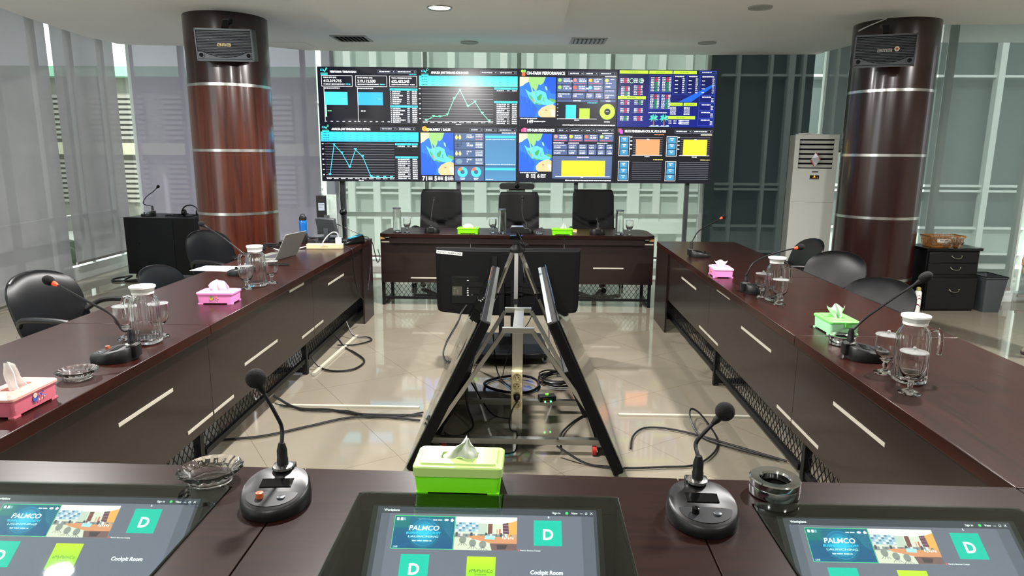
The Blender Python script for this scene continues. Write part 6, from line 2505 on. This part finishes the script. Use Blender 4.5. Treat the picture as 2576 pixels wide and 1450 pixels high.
def monitor(label, xy, rz, w, h, z0, tilt, m, film=False):
    t = thing('desk_monitor', label, 'monitor', (xy[0], xy[1], ZT), rz)
    b = MB().box(-w / 2, w / 2, -.02, .02, 0, h)
    o = b.build('housing', m, t, bevel=.004)
    o.location = (0, 0, z0)
    o.rotation_euler = (tilt, 0, 0)
    o = MB().box(-w / 2 + .012, w / 2 - .012, .0202, .021, .012, h - .012).build('screen', M_blackg, t)
    o.location = (0, 0, z0)
    o.rotation_euler = (tilt, 0, 0)
    b = MB()
    b.bar((0, -.03, .012), (0, -.025, z0 + h * .5), .05, .018, up=(0, 1, 0))
    b.build('stand_arm', M_silver, t)
    MB().prism(rrect(.17, .13, .03, 5), .0, .012).build('foot', M_black, t)
    if film:
        b = MB()
        rd = random.Random(4)
        rows = [[b.bm.verts.new((w * .02 + w * .5 * i / 5, -.026 - rd.uniform(0, .010), .04 + (h - .03) * j / 7)) for i in range(6)] for j in range(8)]
        for j in range(7):
            for i in range(5):
                b.bm.faces.new((rows[j][i], rows[j][i + 1], rows[j + 1][i + 1], rows[j + 1][i]))
        o = b.build('protective_film', mat('plastic_film', 'b9c9c0', .15, noise=.2, alpha=.6), t, fix=False, angle=10)
        o.location = (0, 0, z0)
        P = Paint(.055, .07, .0004)
        P.rect(0, 0, 1, 1, '8a94a0', 1)
        P.words(.1, .2, .9, .1, '49525e', 2)
        P.words(.1, .5, .7, .1, '49525e', 2, 4)
        P.build('label', M_print, t, loc=(-w * .40, -.0215, z0 + h * .62))
    return t


monitor('tall monitor with peeling plastic film at the far end of the left table', (-1.885, 6.29, 0), q(14), .18, .36, .045, 0, M_black, True)
monitor('small blue-edged monitor seen from behind at the far end of the left table', (-1.815, 6.08, 0), q(-22), .20, .15, .07, q(14), M_silver)
t = thing('ball_microphone', 'black ball-headed desk microphone at the far end of the left table', 'microphone', (-1.70, 6.18, ZT))
MB().ball((0, 0, .262), .034, 24).build('ball_head', M_blackg, t)
MB().lathe([(.014, .225), (.009, .20), (.0085, .02), (.045, .012), (.05, 0)], 24).build('stem', M_black, t)
t = thing('desk_phone', 'blue-black desk handset base on the left table beside the ball microphone', 'desk device', (-1.56, 5.93, ZT), q(-38))
b = MB()
b.loft([[(x, y, .0) for x, y in rrect(.085, .24, .03, 5)], [(x, y, .02 + .02 * (y + .12) / .24 * 1.5) for x, y in rrect(.085, .24, .03, 5)], [(x * .8, y * .9, .035 + .03 * (y + .12) / .24 * 1.5) for x, y in rrect(.085, .24, .03, 5)]])
b.build('base', M_blackg, t, angle=50)
MB().box(-.02, .02, -.03, .05, .058, .062).build('display', mat('device_display', '3a7f95', .15, noise=.05), t).rotation_euler = (q(9), 0, 0)
rd = random.Random(21)
for i, lb in enumerate(('tangled black cable below the small monitor', 'black cable loop between the adapter and the tall monitor', 'black cable running from the small monitor to the table end', 'black cable draped over the table end beside the desk device', 'black cable beside the headset behind the laptop')):
    base = ((-1.86, 5.90), (-1.98, 6.12), (-1.75, 6.05), (-1.60, 6.1), (-2.12, 5.62))[i]
    if i == 2:
        pts = [(-1.80, 6.20, ZT + .16), (-1.72, 6.24, ZT + .12), (-1.62, 6.26, ZT + .07), (-1.53, 6.25, ZT + .03), (-1.478, 6.22, ZT + .0), (-1.472, 6.2, .5), (-1.475, 6.1, .30)]
    elif i == 3:
        pts = [(-1.70, 6.12, ZT + .008), (-1.60, 6.16, ZT + .02), (-1.52, 6.20, ZT + .01), (-1.47, 6.28, ZT - .02), (-1.455, 6.33, .62), (-1.44, 6.36, .52), (-1.42, 6.39, .56), (-1.44, 6.40, .64)]
    else:
        pts = [(base[0] + rd.uniform(-.09, .09), base[1] + rd.uniform(-.08, .08), ZT + .008 + rd.uniform(0, .03)) for k in range(9)]
    cable(pts, .0042, lb)
t = thing('headset', 'black headset lying behind the laptop on the left table', 'headset', (-2.12, 5.52, ZT + .006), q(30))
MB().tube([(.085 * math.cos(a), .02 + .10 * math.sin(a), .012 + .02 * math.sin(a)) for a in [PI * k / 12 for k in range(13)]], .007, 8).build('headband', M_black, t)
for s in (-1, 1):
    MB().lathe([(.03, .0), (.036, .008), (.034, .026), (.02, .03)], 18, c=(s * .085, 0, 0)).build('ear_cup', M_black, t)
# small things on the head table
t = thing('name_tile', 'small yellow and white block beside the right lime tissue box', 'block', (.46, 7.03, ZT))
MB().box(-.045, .045, -.02, .02, 0, .03).build('body', M_cream, t, bevel=.002)
MB().box(-.04, .04, -.0205, -.020, .018, .028).build('yellow_band', mat('yellow_band', 'd8b83a', .5, noise=.05), t)

# ---------------------------------------------------------------- the person at the right edge (only one foot in view)
M_skin = mat('skin', 'a87452', .55, noise=.04)
M_khaki = mat('khaki_trousers', '5d5644', .85, noise=.08, nscale=80)
M_shirt = mat('grey_shirt', '6a7076', .85, noise=.06, nscale=60)
M_shoe = mat('beige_shoe', '8f8878', .7, noise=.08)
M_sole = mat('dark_sole', '3a3630', .7, noise=.05)
t = thing('person', 'person in khaki trousers and beige shoes standing at the right edge', 'person', (4.16, 5.22, 0), q(100))


def skin_mesh(name, verts, edges, radii, m, parent, sub=2):
    me = bpy.data.meshes.new(name)
    me.from_pydata(verts, edges, [])
    o = bpy.data.objects.new(name, me)
    COL.objects.link(o)
    o.parent = parent
    me.materials.append(m)
    sk = o.modifiers.new('skin', 'SKIN')
    sk.use_smooth_shade = True
    me.skin_vertices.new() if not me.skin_vertices else None
    lay = me.skin_vertices[0].data
    for i, r_ in enumerate(radii):
        lay[i].radius = r_ if isinstance(r_, tuple) else (r_, r_)
    lay[0].use_root = True
    sb = o.modifiers.new('sub', 'SUBSURF')
    sb.levels = sb.render_levels = sub
    return o


V = [(0, 0, .93), (0, .0, 1.08), (0, -.01, 1.26), (0, 0, 1.40), (0, .01, 1.47), (0, .02, 1.53), (0, .03, 1.60), (0, .03, 1.68),
     (.10, 0, .88), (.11, .01, .50), (.12, -.01, .10), (.12, .08, .05), (-.10, 0, .88), (-.13, .03, .50), (-.15, .02, .10), (-.15, .11, .05),
     (.18, 0, 1.41), (.23, 0, 1.14), (.24, .08, .90), (.24, .12, .80), (-.18, 0, 1.41), (-.23, 0, 1.14), (-.24, .08, .90), (-.24, .12, .80)]
E_ = [(0, 1), (1, 2), (2, 3), (3, 4), (4, 5), (5, 6), (6, 7), (0, 8), (8, 9), (9, 10), (10, 11), (0, 12), (12, 13), (13, 14), (14, 15), (3, 16), (16, 17), (17, 18), (18, 19), (3, 20), (20, 21), (21, 22), (22, 23)]
R_ = [(.13, .10), (.12, .09), (.14, .10), (.12, .09), .06, .055, (.078, .095), (.06, .07), .078, .055, .038, .035, .078, .055, .038, .035, .052, .042, .032, .030, .052, .042, .032, .030]
skin_mesh('body', V, E_, R_, M_skin, t)
TV = [(0, 0, 1.0), (0, 0, .92), (.10, 0, .84), (.11, .01, .50), (.12, -.01, .14), (-.10, 0, .84), (-.13, .03, .50), (-.15, .02, .14)]
skin_mesh('trousers', TV, [(0, 1), (1, 2), (2, 3), (3, 4), (1, 5), (5, 6), (6, 7)], [(.15, .12), (.15, .12), .10, .078, .070, .10, .078, .070], M_khaki, t)
SV = [(0, 0, .93), (0, -.005, 1.22), (0, 0, 1.40), (.18, 0, 1.40), (.235, 0, 1.16), (-.18, 0, 1.40), (-.235, 0, 1.16)]
skin_mesh('shirt', SV, [(0, 1), (1, 2), (2, 3), (3, 4), (2, 5), (5, 6)], [(.16, .125), (.165, .125), (.14, .105), .072, .062, .072, .062], M_shirt, t)
MB().ball((0, .018, 1.685), .084, 20, sy=1.06, sz=.78).build('hair', M_blackm, t)
for (x, y) in ((.12, .045), (-.15, .075)):
    b = MB()
    b.loft([[(x + px_ * k, y + py_ * k * 1.0, z) for px_, py_ in [(.042 * math.cos(a) * (1 + .12 * math.sin(a)), .135 * math.sin(a)) for a in [2 * PI * i / 24 for i in range(24)]]] for (k, z) in ((.96, .002), (1.04, .012), (1.03, .028))])
    b.build('shoe_sole', M_sole, t)
    b = MB()
    b.loft([[(x + px_ * k, y + (py_ - .02 * (1 - k)) * k - dy, z) for px_, py_ in [(.042 * math.cos(a), .132 * math.sin(a)) for a in [2 * PI * i / 24 for i in range(24)]]] for (k, z, dy) in ((1.02, .028, 0), (1.0, .045, 0), (.86, .065, .012), (.62, .085, .045), (.50, .105, .062))])
    b.build('shoe', M_shoe, t)
    MB().lathe([(.045, .095), (.046, .13)], 18, c=(x, y - .055, 0)).build('sock', mat('blue_sock', '1d2f6a', .8, noise=.05) if 'blue_sock' not in bpy.data.materials else bpy.data.materials['blue_sock'], t)

# hands, face
for s_, yx in ((1, .12), (-1, .12)):
    b = MB()
    wx, wy, wz = .24 * s_, .12, .80
    b.loft([[(wx + px_ * a_, wy + .008 + py_ * c_, z) for px_, py_ in [(math.cos(k), math.sin(k)) for k in [2 * PI * i / 16 for i in range(16)]]] for (a_, c_, z) in ((.024, .026, .83), (.017, .030, .79), (.015, .041, .755), (.014, .043, .725), (.012, .038, .705))])
    for i, (dy, ln, r_) in enumerate(((-.030, .066, .0078), (-.011, .078, .0084), (.010, .083, .0086), (.031, .074, .0084))):
        y0_ = wy + .008 + dy
        b.tube(spline([(wx, y0_, .725), (wx - s_ * .002, y0_, .70), (wx - s_ * .008, y0_ + .004, .70 - ln * .45), (wx - s_ * .022, y0_ + .004, .70 - ln * .85)], 4), [r_] * 9 + [r_ * .9] * 3 + [r_ * .6], 8)
    b.tube(spline([(wx, wy + .035, .775), (wx - s_ * .008, wy + .056, .752), (wx - s_ * .016, wy + .066, .725), (wx - s_ * .020, wy + .068, .705)], 4), [.012] * 6 + [.010] * 6 + [.006], 8)
    b.build('hand', M_skin, t, angle=70)
b = MB()
b.loft([[(px_ * a_, .035 + py_ * c_, z) for px_, py_ in [(math.cos(k), math.sin(k)) for k in [2 * PI * i / 24 for i in range(24)]]] for (a_, c_, z) in ((.03, .05, 1.535), (.05, .072, 1.555), (.064, .085, 1.59), (.070, .092, 1.63), (.070, .092, 1.67), (.058, .078, 1.71), (.03, .04, 1.735))])
b.build('head', M_skin, t, angle=70)
MB().loft([[(-.006, .124, 1.655), (.006, .124, 1.655), (0, .126, 1.66)], [(-.015, .122, 1.615), (.015, .122, 1.615), (0, .146, 1.618)], [(-.008, .12, 1.607), (.008, .12, 1.607), (0, .13, 1.606)]]).build('nose', M_skin, t, angle=70)
for s_ in (-1, 1):
    MB().ball((s_ * .028, .112, 1.65), .011, 12).build('eye', M_whitep, t)
    MB().ball((s_ * .028, .1205, 1.65), .0048, 10).build('pupil', M_blackg, t)
    MB().ball((s_ * .072, .03, 1.635), .020, 12, sx=.4, sy=.7, sz=1.5).build('ear', M_skin, t)
MB().ball((0, .118, 1.583), .022, 12, sx=1, sy=.35, sz=.28).build('mouth', mat('lips', '8a4a40', .5, noise=.04), t)
